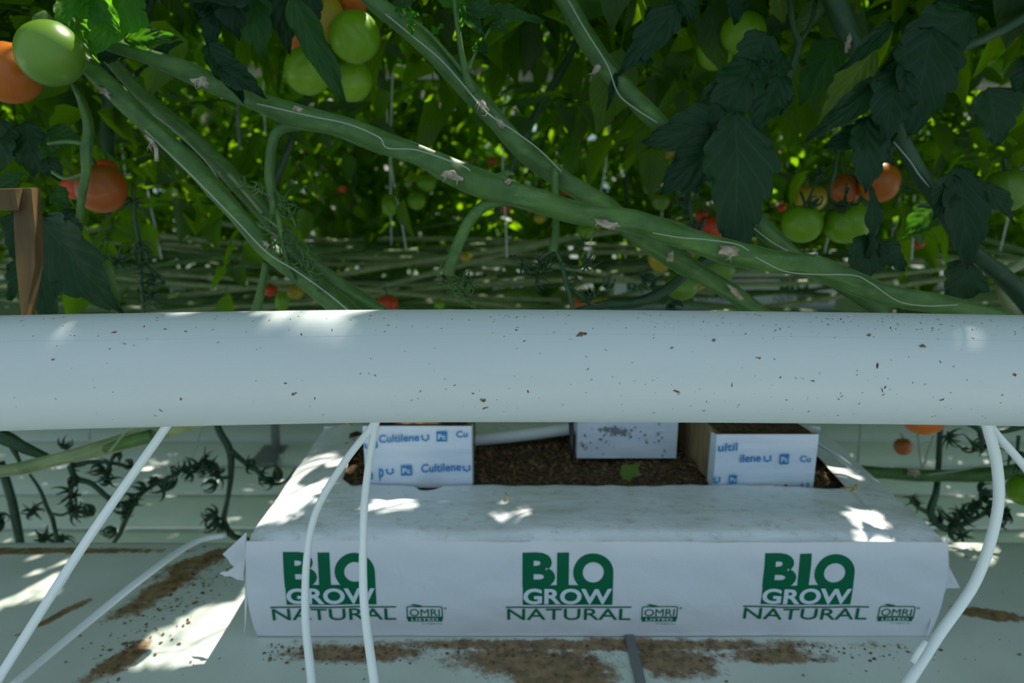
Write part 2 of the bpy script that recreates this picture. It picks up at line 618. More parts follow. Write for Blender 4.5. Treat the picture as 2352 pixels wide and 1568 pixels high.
rnd = random.Random(11)
for nm, m, n_, lo, hi in (('dust_specks', 'speck', 380, .00014, .0005), ('dirt_crumbs', 'dark_speck', 190, .00016, .0006)):
    b = MB()
    for i in range(n_):
        pxx = rnd.uniform(-200, 2550)
        if rnd.random() < .35:
            pxx = rnd.gauss(1900, 350)
        # more of it on the top, as dust settles there
        a = rnd.choice((rnd.uniform(5, 45), rnd.uniform(5, 40), rnd.uniform(0, 130), rnd.uniform(80, 128)))
        p, n = pipe_point(pxx, a)
        flake(b, p, n, rnd.uniform(lo, hi), rnd.choice((1, 1.3, 2.2, 3.5)), rnd.uniform(0, 3.1), rnd)
    o = obj(nm, b, M[m], pipe)
    o['kind'] = 'stuff'
b = MB()
for pxx, a, s_, asp, rt in ((1110, 108, .0030, 1.7, .3), (1120, 118, .0018, 3, 0), (710, 100, .0024, 1.8, .2), (468, 103, .0026, 1.4, .6), (1525, 98, .0018, 3, -.4), (1608, 48, .0026, 1.2, .8),
                            (1945, 40, .0026, 1.8, .1), (2050, 52, .0030, 1.4, -.4), (1325, 42, .0040, 2.0, .6), (203, 63, .0022, 1.8, .1), (315, 35, .0018, 1.5, .4), (345, 48, .0014, 1, 0), (318, 53, .0013, 1, 0),
                            (1950, 72, .0022, 3, 1.4), (2240, 78, .0032, 1.4, 1.2), (1515, 56, .0014, 2.4, 0), (1733, 66, .0012, 1.3, 1), (2098, 105, .0016, 4, .5), (1700, 65, .0016, 2, .1), (1970, 92, .001, 4, 1.4)):
    p, n = pipe_point(pxx, a)
    for q in range(3):
        s_ *= .86
        flake(b, p + Vector((rnd.gauss(0, s_ * .5), 0, rnd.gauss(0, s_ * .25))), n, s_ * rnd.uniform(.35, .6), asp, rt + rnd.gauss(0, .3), rnd)
o = obj('dried_debris', b, M['speck'], pipe)
o['kind'] = 'stuff'
b = MB()                                         # long scratch line along the top
b.tube([pipe_point(x, 43 + 1.2 * math.sin(x / 300), -.0001)[0] for x in range(-100, 2500, 60)], .00022, 5)
obj('seam_line', b, M['clear_tube'], pipe)

# ------------------------------------------------------------------ lettering
_tc = {}


def text_verts(s, bold=0.0, res=4):
    key = (s, bold)
    if key in _tc:
        return _tc[key]
    cu = bpy.data.curves.new('text', 'FONT')
    cu.body = s
    cu.offset = bold
    cu.resolution_u = res
    cu.size = 1
    o = bpy.data.objects.new('text', cu)
    C.objects.link(o)
    bpy.context.view_layer.update()
    dg = bpy.context.evaluated_depsgraph_get()
    me = bpy.data.meshes.new_from_object(o.evaluated_get(dg))
    v = np.array([p.co[:2] for p in me.vertices])
    f = [tuple(p.vertices) for p in me.polygons]
    bpy.data.objects.remove(o)
    bpy.data.curves.remove(cu)
    bpy.data.meshes.remove(me)
    lo, hi = v.min(0), v.max(0)
    v = (v - lo) / (hi - lo)
    _tc[key] = (v, f)
    return v, f


def fine_add(mb, pts, faces, surf, lim=.006):
    tri = []
    for f in faces:
        for i in range(1, len(f) - 1):
            tri.append((pts[f[0]], pts[f[i]], pts[f[i + 1]]))
    n = 0
    while tri and n < 40000:
        n += 1
        a, b_, c_ = tri.pop()
        e = [math.dist(a, b_), math.dist(b_, c_), math.dist(c_, a)]
        m_ = max(e)
        if m_ < lim:
            mb.add([surf(*a), surf(*b_), surf(*c_)], [(0, 1, 2)])
            continue
        if e[0] == m_:
            h = ((a[0] + b_[0]) / 2, (a[1] + b_[1]) / 2)
            tri += [(a, h, c_), (h, b_, c_)]
        elif e[1] == m_:
            h = ((b_[0] + c_[0]) / 2, (b_[1] + c_[1]) / 2)
            tri += [(a, b_, h), (a, h, c_)]
        else:
            h = ((a[0] + c_[0]) / 2, (a[1] + c_[1]) / 2)
            tri += [(a, b_, h), (h, b_, c_)]


def put_text(mb, s, x0, x1, z0, z1, surf, bold=0.0, skew=0.0):
    v, f = text_verts(s, bold)
    fine_add(mb, [(x0 + a * (x1 - x0), z0 + c_ * (z1 - z0) + skew * a * (x1 - x0)) for a, c_ in v], f, surf)


def poly2(mb, pts, surf):             # strip polygons given as quads list of (x,z)
    fine_add(mb, list(pts), [tuple(range(len(pts)))], surf)


def ring2(mb, cx, cz, ro, ri, rz, surf, a0=0, a1=360, n=28, riz=None):
    riz = riz or ri * rz
    for i in range(n):
        q = []
        for a, o_ in ((i, 1), (i + 1, 1), (i + 1, 0), (i, 0)):
            t = R(a0 + (a1 - a0) * a / n)
            r, rr = (ro, ro * rz) if o_ else (ri, riz)
            q.append((cx + math.cos(t) * r, cz + math.sin(t) * rr))
        poly2(mb, q, surf)


# ------------------------------------------------------------------ grow bag
BT, BY = 0.6245, 0.857
BX0, BX1, BCX = -0.341, 0.559, 0.109


def bag_front(x, z, c):
    """y of the front film for a bag whose middle is c"""
    u = (x - c)
    t = (z - GZ) / (BT - GZ)
    y = BY + 0.004 * noise.noise((u * 5, z * 9, 3)) + 0.0016 * noise.noise((u * 22, z * 30 + u * 14, 7)) - 0.006 * math.sin(math.pi * min(max(t, 0), 1))
    return y


def make_bag(c, y0, detail, label, group=None):
    dy = y0 - BY
    t_ = thing('grow_bag', label, 'grow bag', (c, y0 + .15, GZ), group)
    xl, xr = c - .45, c + .45
    hx = xl + (onZ(985, 1108, BT).x - BX0)

    def lipf(x):
        u = (x - xl) / .9
        if u < .09 or u > .925:
            return None
        y = 1.010 + .004 * noise.noise((u * 9, 2, 2))
        if u < .115:
            y += .028 * (1 - (u - .09) / .025)
        if u > .80:
            y -= .014 * (u - .80) / .1
        if abs(x - hx) < .019:
            y -= .019 * math.sqrt(max(0, 1 - ((x - hx) / .019) ** 2))
        return y

    def top_z(x, y, u):
        z = BT + .004 * noise.noise((u * 6, y * 9, 5)) + .0022 * noise.noise((u * 30, y * 22, 4)) - .004
        e = min(u, 1 - u)
        z -= .010 * max(0, 1 - e / .06) ** 2
        v = (y - dy - BY)
        z -= .010 * max(0, 1 - v / .018) ** 2
        z += .006 * math.exp(-((v - .045) / .03) ** 2) * (0.5 + noise.noise((u * 7, 0, 9)))
        # long folds pulled from the opening corner
        z += .0025 * math.sin((y * 60 + u * 25)) * max(0, noise.noise((u * 5, y * 4, 8)))
        return z
    nx = 180 if detail else 45
    b = MB()
    yb = 1.262

    def fr(u, v):                    # front film
        x = xl + .9 * u
        z = GZ + .001 + (BT - .012 - GZ) * v
        sq = .004 * math.sin(math.pi * v)
        xx = x + (sq if u > .5 else -sq) * (abs(u - .5) * 2) ** 8
        return (xx, bag_front(x, z, c) + dy + .003 * (1 - v) ** 6, z)

    def tf(u, v):                    # top film from the front edge to the opening
        x = xl + .9 * u
        l = lipf(x)
        yl = (l if l else 1.10) + dy
        y_0 = bag_front(x, BT - .012, c) + dy
        y = y_0 + (yl - y_0) * v
        z = top_z(x, y, u)
        if v == 0:
            z = BT - .012 + .001
        if l and v > .97:
            z -= .002
        return (x, y, z)

    def tb(u, v):                    # top film behind the opening
        x = xl + .9 * u
        l = lipf(x)
        yl = (1.205 if l else 1.10) + dy
        y = yl + (yb + dy - yl) * v
        return (x, y, top_z(x, y, u) + (.004 if l else 0) * (1 - v))
    b.grid(fr, nx, 24 if detail else 6)
    b.grid(tf, nx, 26 if detail else 6)
    b.grid(tb, nx, 8 if detail else 4)
    for s_, x in ((0, xl), (1, xr)):
        b.grid(lambda u, v: (x + (.010 if s_ else -.010) * math.sin(math.pi * v) * math.sin(math.pi * u), BY + dy + (yb - BY) * u - .10 * u * (1 - v), GZ + .001 + (top_z(x, BY + dy + .4 * u, s_) - GZ - .001) * v), 12, 8)
    b.grid(lambda u, v: (xl + .9 * u, yb + dy - .10 * (1 - v), GZ + (BT - GZ - .01) * v), 10, 4)
    b.box((xl + .01, BY + dy + .012, GZ + .0005), (xr - .01, 1.15 + dy, GZ + .003))
    obj('bag_film', b, M['bag'], t_)
    # coir in the opening
    b = MB()
    s0, s1 = xl + .06, xr - .05
    b.grid(lambda u, v: (s0 + (s1 - s0) * u, .985 + .235 * v + dy, BT - .018 + .012 * noise.noise((u * 22, v * 7, 1)) + .006 * noise.noise((u * 70, v * 18, 6)) + .010 * v), 90 if detail else 20, 26 if detail else 5)
    so_ = obj('coir', b, M['soil'], t_)
    if detail:
        b = MB()
        rn = random.Random(5)
        for i in range(2600):
            u, v = rn.random(), rn.random()
            p = Vector((s0 + (s1 - s0) * u, .99 + .21 * v + dy, BT - .016 + .012 * noise.noise((u * 22, v * 7, 1)) + .010 * v))
            n = Vector((rn.gauss(0, .5), rn.gauss(-.3, .5), 1)).normalized()
            flake(b, p, n, rn.uniform(.0008, .0032), rn.choice((1, 1.5, 3)), rn.uniform(0, 3), rn)
        o = obj('crumbs', b, M['crumb'], so_)
        o['kind'] = 'stuff'
    # print on the front
    g, wht = MB(), MB()
    sf = lambda x, z: (x, bag_front(x, z, c) + dy - .0007, z)
    sw = lambda x, z: (x, bag_front(x, z, c) + dy - .0012, z)
    for ox in (0.0, .3085, .6200):
        g, wht = MB(), MB()
        def q(px, py):
            p = onY(px, py, BY)
            return p.x - BX0 + xl + ox, p.z
        X = lambda px: q(px, 1300)[0]
        Z = lambda py: q(700, py)[1]
        # B I O
        put_text(g, 'B', X(654), X(729), Z(1342), Z(1265), sf, .045)
        poly2(g, [(X(733), Z(1342)), (X(760), Z(1342)), (X(760), Z(1266)), (X(733), Z(1266))], sf)
        cx, cz = X(816), Z(1309)
        ring2(g, cx, cz, X(862) - cx, (X(862) - cx) * .53, 1.0, sf)
        poly2(g, [(X(833), Z(1342)), (X(862), Z(1342)), (X(862), Z(1311)), (X(842), Z(1318))], sf)
        # green field with the white word over it
        xs = np.linspace(X(655), X(862), 7)
        for i in range(6):
            poly2(g, [(xs[i], Z(1382)), (xs[i + 1], Z(1382)), (xs[i + 1], Z(1337)), (xs[i], Z(1337))], sf)
        put_text(wht, 'GROW', X(656), X(860), Z(1380), Z(1344), sw, .030)
        ls = np.linspace(X(616), X(907), 9)
        for i in range(8):
            poly2(g, [(ls[i], Z(1389.5)), (ls[i + 1], Z(1389.5)), (ls[i + 1], Z(1386.5)), (ls[i], Z(1386.5))], sf)
        put_text(g, 'NATURAL', X(619), X(906), Z(1419), Z(1391.5), sf, .004)
        # small badge
        x0, x1, z0, z1 = X(931), X(1015), Z(1423), Z(1386)
        t1 = .0014
        for a in ((x0 + .003, z1 - t1, x1 - .003, z1), (x0, z0 + .004, x0 + t1, z1 - .003), (x1 - t1, z0 + .004, x1, z1 - .003), (x0 + .001, z0, x1 - .001, z0 + .0075)):
            poly2(g, [(a[0], a[1]), (a[2], a[1]), (a[2], a[3]), (a[0], a[3])], sf)
        ring2(g, x0 + .003, z1 - .003, .003, .0016, 1, sf, 90, 180, 6)
        ring2(g, x1 - .003, z1 - .003, .003, .0016, 1, sf, 0, 90, 6)
        put_text(g, 'OMRI', x0 + .004, x1 - .004, z0 + .0085, z1 - .0045, sf, 0.0)
        wht2 = MB()
        put_text(wht2, 'LISTED', x0 + .006, x1 - .006, z0 + .0015, z0 + .0058, sw, .01)
        put_text(g, 'For Organic Use', X(966), X(1012), Z(1431), Z(1427), sf, .0)
        poly2(g, [(x0 + .005, z1 + .002), (x0 + .017, z1 - .0005), (x0 + .021, z1 + .001), (x0 + .010, z1 + .0035)], sf)   # the leaf mark on the badge
        ring2(g, x1 + .0035, z1 - .003, .0018, .0011, 1, sf, 0, 360, 10)
        o = obj('logo_print', g.mesh('logo_print', False), M['green_ink'], t_)
        o['label'] = 'green printed logo'
        obj('white_lettering', wht.mesh('white_lettering', False), M['white_ink'], o)
        obj('white_lettering', wht2.mesh('white_lettering', False), M['white_ink'], o)
    return t_


bag = make_bag(BCX, BY, True, 'long white grow bag with three green logos lying on the stained gutter')
# folded film ears at the left end
b = MB()


def film_tri(mb, pts, n=8, amp=.003, seed=0):
    a, c_, d = [Vector(p) for p in pts]
    idx = {}
    v = []
    for i in range(n + 1):
        for j in range(n + 1 - i):
            u, w_ = i / n, j / n
            p = a + (c_ - a) * u + (d - a) * w_
            h = noise.noise((u * 3 + seed, w_ * 3, seed)) * amp
            idx[i, j] = len(v)
            v.append(tuple(p + Vector((h * .3, h, h * .5))))
    f = []
    for i in range(n):
        for j in range(n - i):
            f.append((idx[i, j], idx[i + 1, j], idx[i, j + 1]))
            if j < n - i - 1:
                f.append((idx[i + 1, j], idx[i + 1, j + 1], idx[i, j + 1]))
    mb.add(v, f)


film_tri(b, [P(566, 1222, .955), P(511, 1272, .972), P(560, 1330, .972)], seed=1)
film_tri(b, [P(545, 1300, .978), P(503, 1318, .985), P(560, 1334, .975)], seed=4)
film_tri(b, [P(566, 1222, .952), P(560, 1460, .985), P(575, 1330, .965)], seed=7)
obj('end_fold', b, M['bag'], bag)
b = MB()
film_tri(b, [P(2176, 1222, .95), P(2128, 1468, .984), P(2182, 1330, .968)], seed=9)
film_tri(b, [P(2180, 1300, .972), P(2205, 1350, .985), P(2170, 1350, .98)], seed=12)
obj('end_fold', b, M['bag'], bag)


# ------------------------------------------------------------------ rockwool cubes
def make_cube(label, fx0, fx1, Yf, zb, zt, depth, tilt=0.0, film='film', group=None):
    """cube whose front face spans fx0..fx1 (metres) at y = Yf"""
    t_ = thing('rockwool_cube', label, 'planting cube', ((fx0 + fx1) / 2, Yf + depth / 2, zb), group)
    b = MB()

    def body(u, v):
        return None
    g = .0052
    x0, x1 = fx0 + g, fx1 - g
    sx = tilt * depth
    n = 8

    def face(mb, a, b_, c_, d, amp, sd, nu=14, nv=10, push=Vector((0, 0, 0))):
        a, b_, c_, d = map(Vector, (a, b_, c_, d))

        def fn(u, v):
            p = (a * (1 - u) + b_ * u) * (1 - v) + (d * (1 - u) + c_ * u) * v
            h = noise.noise(p * 28 + Vector((sd, 0, 0))) * amp * min(1, 8 * u * (1 - u)) * min(1, 8 * v * (1 - v))
            return p + push + Vector((h * .3, h, h * .3))
        mb.grid(fn, nu, nv)
    y0, y1 = Yf + g, Yf + depth
    A, B_, C_, D = (x0, y0), (x1, y0), (x1 + sx, y1), (x0 + sx, y1)
    for p, q in ((A, B_), (B_, C_), (C_, D), (D, A)):
        face(b, (*p, zb), (*q, zb), (*q, zt), (*p, zt), .0035, 1)
    face(b, (*A, zt), (*B_, zt), (*C_, zt), (*D, zt), .006, 2, 20, 20)
    face(b, (*A, zb), (*B_, zb), (*C_, zb), (*D, zb), .001, 2, 2, 2)
    obj('root_block', b, M['root'], t_)
    b = MB()                                     # the soil-stained top
    face(b, (x0 + .003, y0 + .002, zt + .001), (x1 - .003, y0 + .002, zt + .001), (x1 + sx - .003, y1 - .002, zt + .001), (x0 + sx + .003, y1 - .002, zt + .001), .005, 5, 24, 20, Vector((0, 0, .0015)))
    obj('stained_top', b, M['soil'], t_)
    b = MB()
    face(b, (fx0, Yf, zb), (fx1, Yf, zb), (fx1, Yf, zt + .002), (fx0, Yf, zt + .002), .0016, 3, 40, 20)
    for x, s_ in ((fx0, 1), (fx1, -1)):
        face(b, (x, Yf, zb), (x + sx * .12 - s_ * .001, Yf + .020, zb), (x + sx * .12 - s_ * .001, Yf + .016, zt), (x, Yf, zt + .002), .001, 6, 5, 12)
    obj('wrap_film', b, M[film], t_)
    return t_


def icon(mb, cx, cz, r, sf):                     # the small crown of petals beside the word
    for k in range(5):
        a = -225 + k * 56 + 8
        ring2(mb, cx, cz, r, r * .55, 1, sf, a, a + 44, 4)


YC = 1.014
p0, p1 = onY(840, 1110, YC), onY(1085, 1110, YC)
zt1 = onY(900, 981, YC).z
cubeL = make_cube('blue printed white cube behind the two crossing drip tubes', p0.x, p1.x, YC, BT - .012, zt1, .15, .02)
sfL = lambda x, z: (x, YC - .0022, z)


def cube_print(t_, items, Y):
    g, wt = MB(), MB()
    sf = lambda x, z: (x, Y - .0022, z)
    sw = lambda x, z: (x, Y - .0026, z)
    for it in items:
        g, wt = MB(), MB()
        if it[0] == 'T':
            _, s, x0, y1, x1, y0, sk = it
            a, c_ = onY(x0, y0, Y), onY(x1, y1, Y)
            put_text(g, s, a.x, c_.x, a.z, c_.z, sf, .016, sk)
        elif it[0] == 'I':
            p = onY(it[1], it[2], Y)
            icon(g, p.x, p.z, .0062, sf)
        else:
            _, x0, y1, x1, y0 = it
            a, c_ = onY(x0, y0, Y), onY(x1, y1, Y)
            sk = .04 * (c_.x - a.x)
            poly2(g, [(a.x, a.z), (c_.x, a.z + sk), (c_.x, c_.z + sk), (a.x, c_.z)], sf)
            wdt, hgt = c_.x - a.x, c_.z - a.z
            put_text(wt, 'Pc', a.x + wdt * .14, c_.x - wdt * .12, a.z + hgt * .25, c_.z - hgt * .22, sw, .03)
        o = obj('blue_lettering', g.mesh('blue_lettering', False), M['blue_ink'], t_)
        if wt.v:
            obj('white_lettering', wt.mesh('white_lettering', False), M['white_ink'], o)


cube_print(cubeL, [('T', 'Cultilene', 871, 998, 963, 1016, .05), ('I', 977, 1003), ('B', 1003, 990, 1027, 1013), ('T', 'Cu', 1048, 989, 1074, 1004, .05),
                   ('T', 'uti', 838, 1013, 868, 1029, .05), ('I', 896, 1080), ('B', 922, 1068, 946, 1091), ('T', 'Cultilene', 968, 1065, 1059, 1084, .05), ('I', 1072, 1073),
                   ('T', 'p', 872, 1075, 881, 1103, 0), ('T', 'e', 850, 1083, 857, 1099, 0)], YC)
p0, p1 = onY(1638, 1115, YC), onY(1868, 1115, YC)
zt2 = onY(1750, 1000, YC).z
cubeR = make_cube('blue printed white cube at the right end of the bag opening', p0.x, p1.x, YC, BT - .014, zt2, .165, -.16)
cube_print(cubeR, [('T', 'ultil', 1648, 1017, 1694, 1036, .05), ('T', 'ilene', 1698, 1042, 1748, 1061, .04), ('I', 1762, 1051), ('B', 1789, 1042, 1812, 1065), ('T', 'Cu', 1836, 1045, 1862, 1060, 0),
                   ('I', 1645, 1100), ('B', 1673, 1090, 1692, 1109), ('T', 'u', 1640, 1092, 1644, 1106, 0), ('I', 1848, 1113)], YC)
YB = 1.105
p0, p1 = onY(1325, 1045, YB), onY(1553, 1050, YB)
cubeB = make_cube('plain white cube with grey smudges in the middle of the opening', p0.x, p1.x, YB, BT - .004, BT + .10, .145, 0, 'film')
b = MB()
rn = random.Random(2)
for (cx, cy, n_, sx_, sy_) in ((1425, 990, 60, 14, 5), (1395, 985, 25, 6, 4), (1365, 1010, 12, 30, 18), (1500, 1010, 14, 25, 18), (1340, 1020, 10, 6, 8)):
    for i in range(n_):
        p = onY(rn.gauss(cx, sx_), min(1048, rn.gauss(cy, sy_)), YB)
        flake(b, Vector((p.x, YB - .0016, p.z)), Vector((0, -1, 0)), rn.uniform(.0006, .0022), 1.4, rn.uniform(0, 3), rn)
o = obj('smudges', b, M['grey'], cubeB)
o['kind'] = 'stuff'

# white hose lying behind the opening
b = MB()
b.tube(catmull([P(1040, 1014, 1.245), P(1180, 1001, 1.245), P(1310, 984, 1.25), P(1450, 968, 1.25)]), .0105, 20)
tag(obj('irrigation_hose', b, M['tube']), 'thick white hose lying across the back of the bag opening', 'hose')


def make_peg(label, px, py0, py1, d, wpx):
    t_ = thing('drip_peg', label, 'drip peg', P(px, py1, d))
    w_ = wpx / 2 / F * d
    b = MB()
    b.tube([P(px - 2, py0 - 70, d), P(px, (py0 + py1) / 2, d), P(px + 1, py1, d)], [w_, w_, w_ * .6], 6)
    obj('peg_stake', b, M['black'], t_)
    b = MB()
    b.tube([P(px - 2, py0 - 78, d), P(px - 2, py0 - 60, d)], [w_ * 1.8, w_ * 1.8], 10)
    obj('peg_head', b, M['black'], t_)
    return t_


make_peg('black drip peg stuck in the coir between the white cubes', 1313, 965, 1058, 1.13, 13)
make_peg('black drip peg in the top of the right printed cube', 1678, 940, 984, 1.16, 13)

# wilted yellow leaf and husks on the coir / bag
def drop(label, name, mb, m, cat='plant litter'):
    return tag(obj(name, mb, m), label, cat)


b = MB()
pts = [(1428, 1068), (1470, 1064), (1466, 1080), (1474, 1092), (1452, 1096), (1448, 1106), (1432, 1100), (1424, 1088)]
ctr = P(1450, 1084, 1.098)
vv = [P(x, y_, 1.098 + .008 * noise.noise((x * .1, y_ * .1, 0))) for x, y_ in pts]
b.add([tuple(ctr + Vector((0, -.004, .004)))] + [tuple(p) for p in vv], [(0, i + 1, (i + 1) % len(vv) + 1) for i in range(len(vv))])
drop('pale green torn leaf scrap lying on the coir', 'leaf_scrap', b, M['leaf_yellow'])
b = MB()
rn = random.Random(8)
for i in range(9):
    p = P(1950 + rn.gauss(0, 12), 1128 + rn.gauss(0, 8), 1.075)
    b.tube([p, p + Vector((rn.gauss(0, .01), rn.gauss(0, .006), rn.uniform(-.004, .008)))], [rn.uniform(.0018, .004), .001], 6)
drop('straw coloured husk in the sun beside the right corner of the opening', 'dry_husk', b, M['straw'])
b = MB()
b.tube(catmull([P(1158, 1150, 1.03), P(1164, 1140, 1.025), P(1160, 1131, 1.03)]), [.002, .003, .0025, .002, .003, .002, .003, .0015, .001, .001, .001, .001, .001], 6)
drop('small brown curled bud on top of the bag', 'dry_bud', b, M['straw'])
b = MB()
a = P(1790, 960, 1.15)
b.tube(catmull([P(800, 965, 1.35), P(795, 1000, 1.34), P(815, 1020, 1.32), P(810, 985, 1.34)]), .004, 6)
b.tube(catmull([P(790, 960, 1.35), P(812, 990, 1.33), P(790, 1012, 1.33)]), .003, 6)
drop('dry brown curled leaf stalk left of the printed cube', 'dry_stalk', b, M['straw'])


# ------------------------------------------------------------------ drip tubes
def tube_thing(name, label, pts, m='tube', group=None, cat='drip tube', seg=12):
    c_, r_ = path(pts)
    b = MB()
    b.tube(c_, r_, seg)
    return tag(obj(name, b, M[m]), label, cat, group)


tube_thing('drip_tube', 'straight white drip tube slanting to the bottom left corner', [(430, 900, .70, 19), (380, 982, .71, 20), (200, 1240, .74, 21), (30, 1505, .72, 22), (-40, 1620, .70, 22)])
tube_thing('drip_tube', 'second lower white tube curving over the stained tray at left', [(520, 1228, 1.13, 13), (445, 1246, 1.10, 15), (330, 1325, 1.00, 17), (170, 1455, .90, 19), (10, 1590, .80, 20)])
tube_thing('drip_tube', 'bowed white drip tube crossing the B of the left logo', [(885, 920, .70, 16), (855, 978, .72, 17), (792, 1060, .76, 17), (728, 1170, .80, 17), (705, 1280, .82, 17), (702, 1420, .82, 19), (716, 1568, .80, 21), (725, 1720, .79, 22)])
tube_thing('drip_tube', 'nearly upright white drip tube crossing the O of the left logo', [(872, 920, .70, 18), (862, 978, .72, 18), (845, 1080, .76, 17), (835, 1200, .79, 18), (836, 1380, .80, 20), (860, 1568, .78, 22), (880, 1720, .77, 22)])
tube_thing('drip_tube', 'long curved white tube passing the right end of the bag', [(2250, 910, .70, 22), (2267, 976, .71, 24), (2290, 1070, .74, 24), (2290, 1180, .76, 24), (2243, 1330, .78, 24), (2155, 1460, .79, 25), (2070, 1590, .78, 27), (1980, 1720, .78, 27)])
tube_thing('drip_tube', 'short white tube slanting to the right picture edge under the pipe', [(2255, 930, .72, 18), (2280, 985, .73, 18), (2352, 1070, .76, 19), (2440, 1190, .80, 19), (2560, 1420, .80, 19), (2600, 1700, .78, 20)])
tube_thing('drip_tube', 'cloudy thin tube with a dripper end resting on the bag film', [(1760, 955, 1.13, 10), (1860, 1006, 1.15, 10), (1930, 1052, 1.135, 10), (1972, 1085, 1.115, 11)], 'clear_tube')
b = MB()
for s0, s1 in (((2125, 1470), (2095, 1520)),):
    b.tube([P(*s0, .775), P(*s1, .775)], .0035, 8)
drop('short glossy tube stub beside the bottom of the right curved tube', 'tube_stub', b, M['tube'], 'drip tube')

# ------------------------------------------------------------------ leaves
def leaflet_arrays(L, W, nl, nw, fold, droop, seed, teeth=5, bumpy=0.0):
    rn = random.Random(seed)
    v, f, uv = [], [], []
    ph = rn.random()
    for i in range(nl + 1):
        t = i / nl
        w0 = (math.sin(math.pi * min(1, t ** .72)) ** .85) * (1 - .25 * t)
        for j in range(nw + 1):
            s = 2 * j / nw - 1
            sd = 1 if s > 0 else -1
            saw = (t * teeth + ph + (.37 if sd > 0 else 0)) % 1.0
            w_ = w0 * (0.85 + 0.15 * (0.5 - 0.5 * math.cos(2 * math.pi * min(1, saw * .5 + .5 * saw ** 2))) + .16 * noise.noise((t * 3.2 + seed, sd * 3, 0)))
            e = abs(s) ** 3
            x = L * (t + .05 * e * (saw - .2))
            y = W * (w0 * .85 * (1 - e) + w_ * e) * s
            z = fold * abs(y) - droop * L * t * t
            if bumpy:
                z += bumpy * math.sin((t * 6 - abs(s) * 2.1) * math.pi * 2) * abs(s) * (1 - abs(s)) * 2
                z += bumpy * 1.2 * noise.noise((t * 4 + seed, s * 2, 5))
                z += bumpy * 1.5 * e * math.sin(t * 11 + seed) * (1 if sd > 0 else -1)
            v.append((x, y, z))
            uv.append((t, j / nw))
    k = nw + 1
    for i in range(nl):
        for j in range(nw):
            f.append((i * k + j, (i + 1) * k + j, (i + 1) * k + j + 1, i * k + j + 1))
    return np.array(v), f, uv


def leaf_mesh_from(parts, name, smooth=True):
    vs_, fs, uvs = [], [], []
    n = 0
    for v, f, uv in parts:
        vs_.append(v)
        fs += [tuple(i + n for i in q) for q in f]
        uvs += uv
        n += len(v)
    va = np.concatenate(vs_)
    me = bpy.data.meshes.new(name)
    me.from_pydata([tuple(p) for p in va], [], fs)
    ul = me.uv_layers.new(name='UVMap')
    idx = np.empty(len(me.loops), dtype=np.int32)
    me.loops.foreach_get('vertex_index', idx)
    ul.data.foreach_set('uv', np.array(uvs)[idx].astype(np.float32).ravel())
    me.polygons.foreach_set('use_smooth', [True] * len(me.polygons))
    me.update()
    return me


def xf(v, base, ex, ez, scale=1.0):
    ex = Vector(ex).normalized()
    ez = Vector(ez)
    ez = (ez - ex * ez.dot(ex)).normalized()
    ey = ez.cross(ex)
    A = np.array([[ex.x, ey.x, ez.x], [ex.y, ey.y, ez.y], [ex.z, ey.z, ez.z]])
    return v @ A.T * scale + np.array(base)


def front_leaf(parent, base, tip, width_px, m='leaf_dark', seed=1, fold=.25, droop=.12, bumpy=.0022, tilt=(0, -1, .5), teeth=5, name='leaf'):
    a, c_ = P(*base), P(*tip)
    L = (c_ - a).length
    d = (base[2] + tip[2]) / 2
    W = width_px / 2 / F * d
    v, f, uv = leaflet_arrays(L, W, 30, 14, fold, droop, seed, teeth, bumpy)
    v = xf(v, a, c_ - a, Vector(tilt))
    me = leaf_mesh_from([(v, f, uv)], name)
    me.materials.append(M[m])
    o = obj(name, me, None, parent)
    return o


# compound leaf variants for the rows behind
def compound(seed, L=.26, nl=6, nw=4, lf=.085):
    rn = random.Random(seed)
    parts = []
    n = 3
    spec = [(L * (i + 1.0) / (n + 1), s, lf * rn.uniform(.75, 1.1)) for i in range(n) for s in (-1, 1)]
    for i in range(2):
        spec.append((L * (i + 1.6) / (n + 1), rn.choice((-1, 1)), lf * .35))
    for x, s, l in spec:
        v, f, uv = leaflet_arrays(l, l * .30, nl, nw, .35, .25, rn.randrange(999), 3)
        ang = s * rn.uniform(.9, 1.25)
        e = Vector((math.cos(ang), math.sin(ang), rn.uniform(-.45, .05)))
        v = xf(v, (x, s * .012, -.25 * x * x / L), e, (rn.uniform(-.4, .4), rn.uniform(-.4, .4), 1))
        parts.append((v, f, uv))
    v, f, uv = leaflet_arrays(lf * 1.25, lf * .42, nl + 2, nw, .3, .3, rn.randrange(999), 4)
    v = xf(v, (L * .95, 0, -.25 * L), (1, 0, -.7), (0, 0, 1))
    parts.append((v, f, uv))
    # rachis
    b = MB()
    b.tube([(L * t, 0, -.25 * L * t * t) for t in (0, .35, .7, 1)], [.0026, .002, .0016, .001], 4, caps=False)
    parts.append((np.array(b.v), b.f, [(0.5, .5)] * len(b.v)))
    return parts


NV = 6
comp = [compound(s) for s in range(NV)]
comp_me = []
for i, c_ in enumerate(comp):
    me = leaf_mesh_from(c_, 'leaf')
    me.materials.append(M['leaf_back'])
    comp_me.append(me)


comp_low = [compound(50 + s, nl=4, nw=2) for s in range(NV)]
# things that must stay visible between the leaves: (px, py, rx, ry, d)
KEEP = [(800, 162, 260, 22, 2.35), (2280, 192, 40, 16, 2.35), (1640, 690, 90, 30, 3.1), (545, 215, 10, 140, 2.3), (1470, 700, 60, 25, 3.1), (1800, 700, 60, 25, 3.1)]
# aimed gaps: leaves left out along these sun rays to place sun patches: (point, radius)
RAYS = []


def ray(px, py, Z, r, Y=None):
    p = onZ(px, py, Z) if Y is None else onY(px, py, Y)
    RAYS.append((p, r))


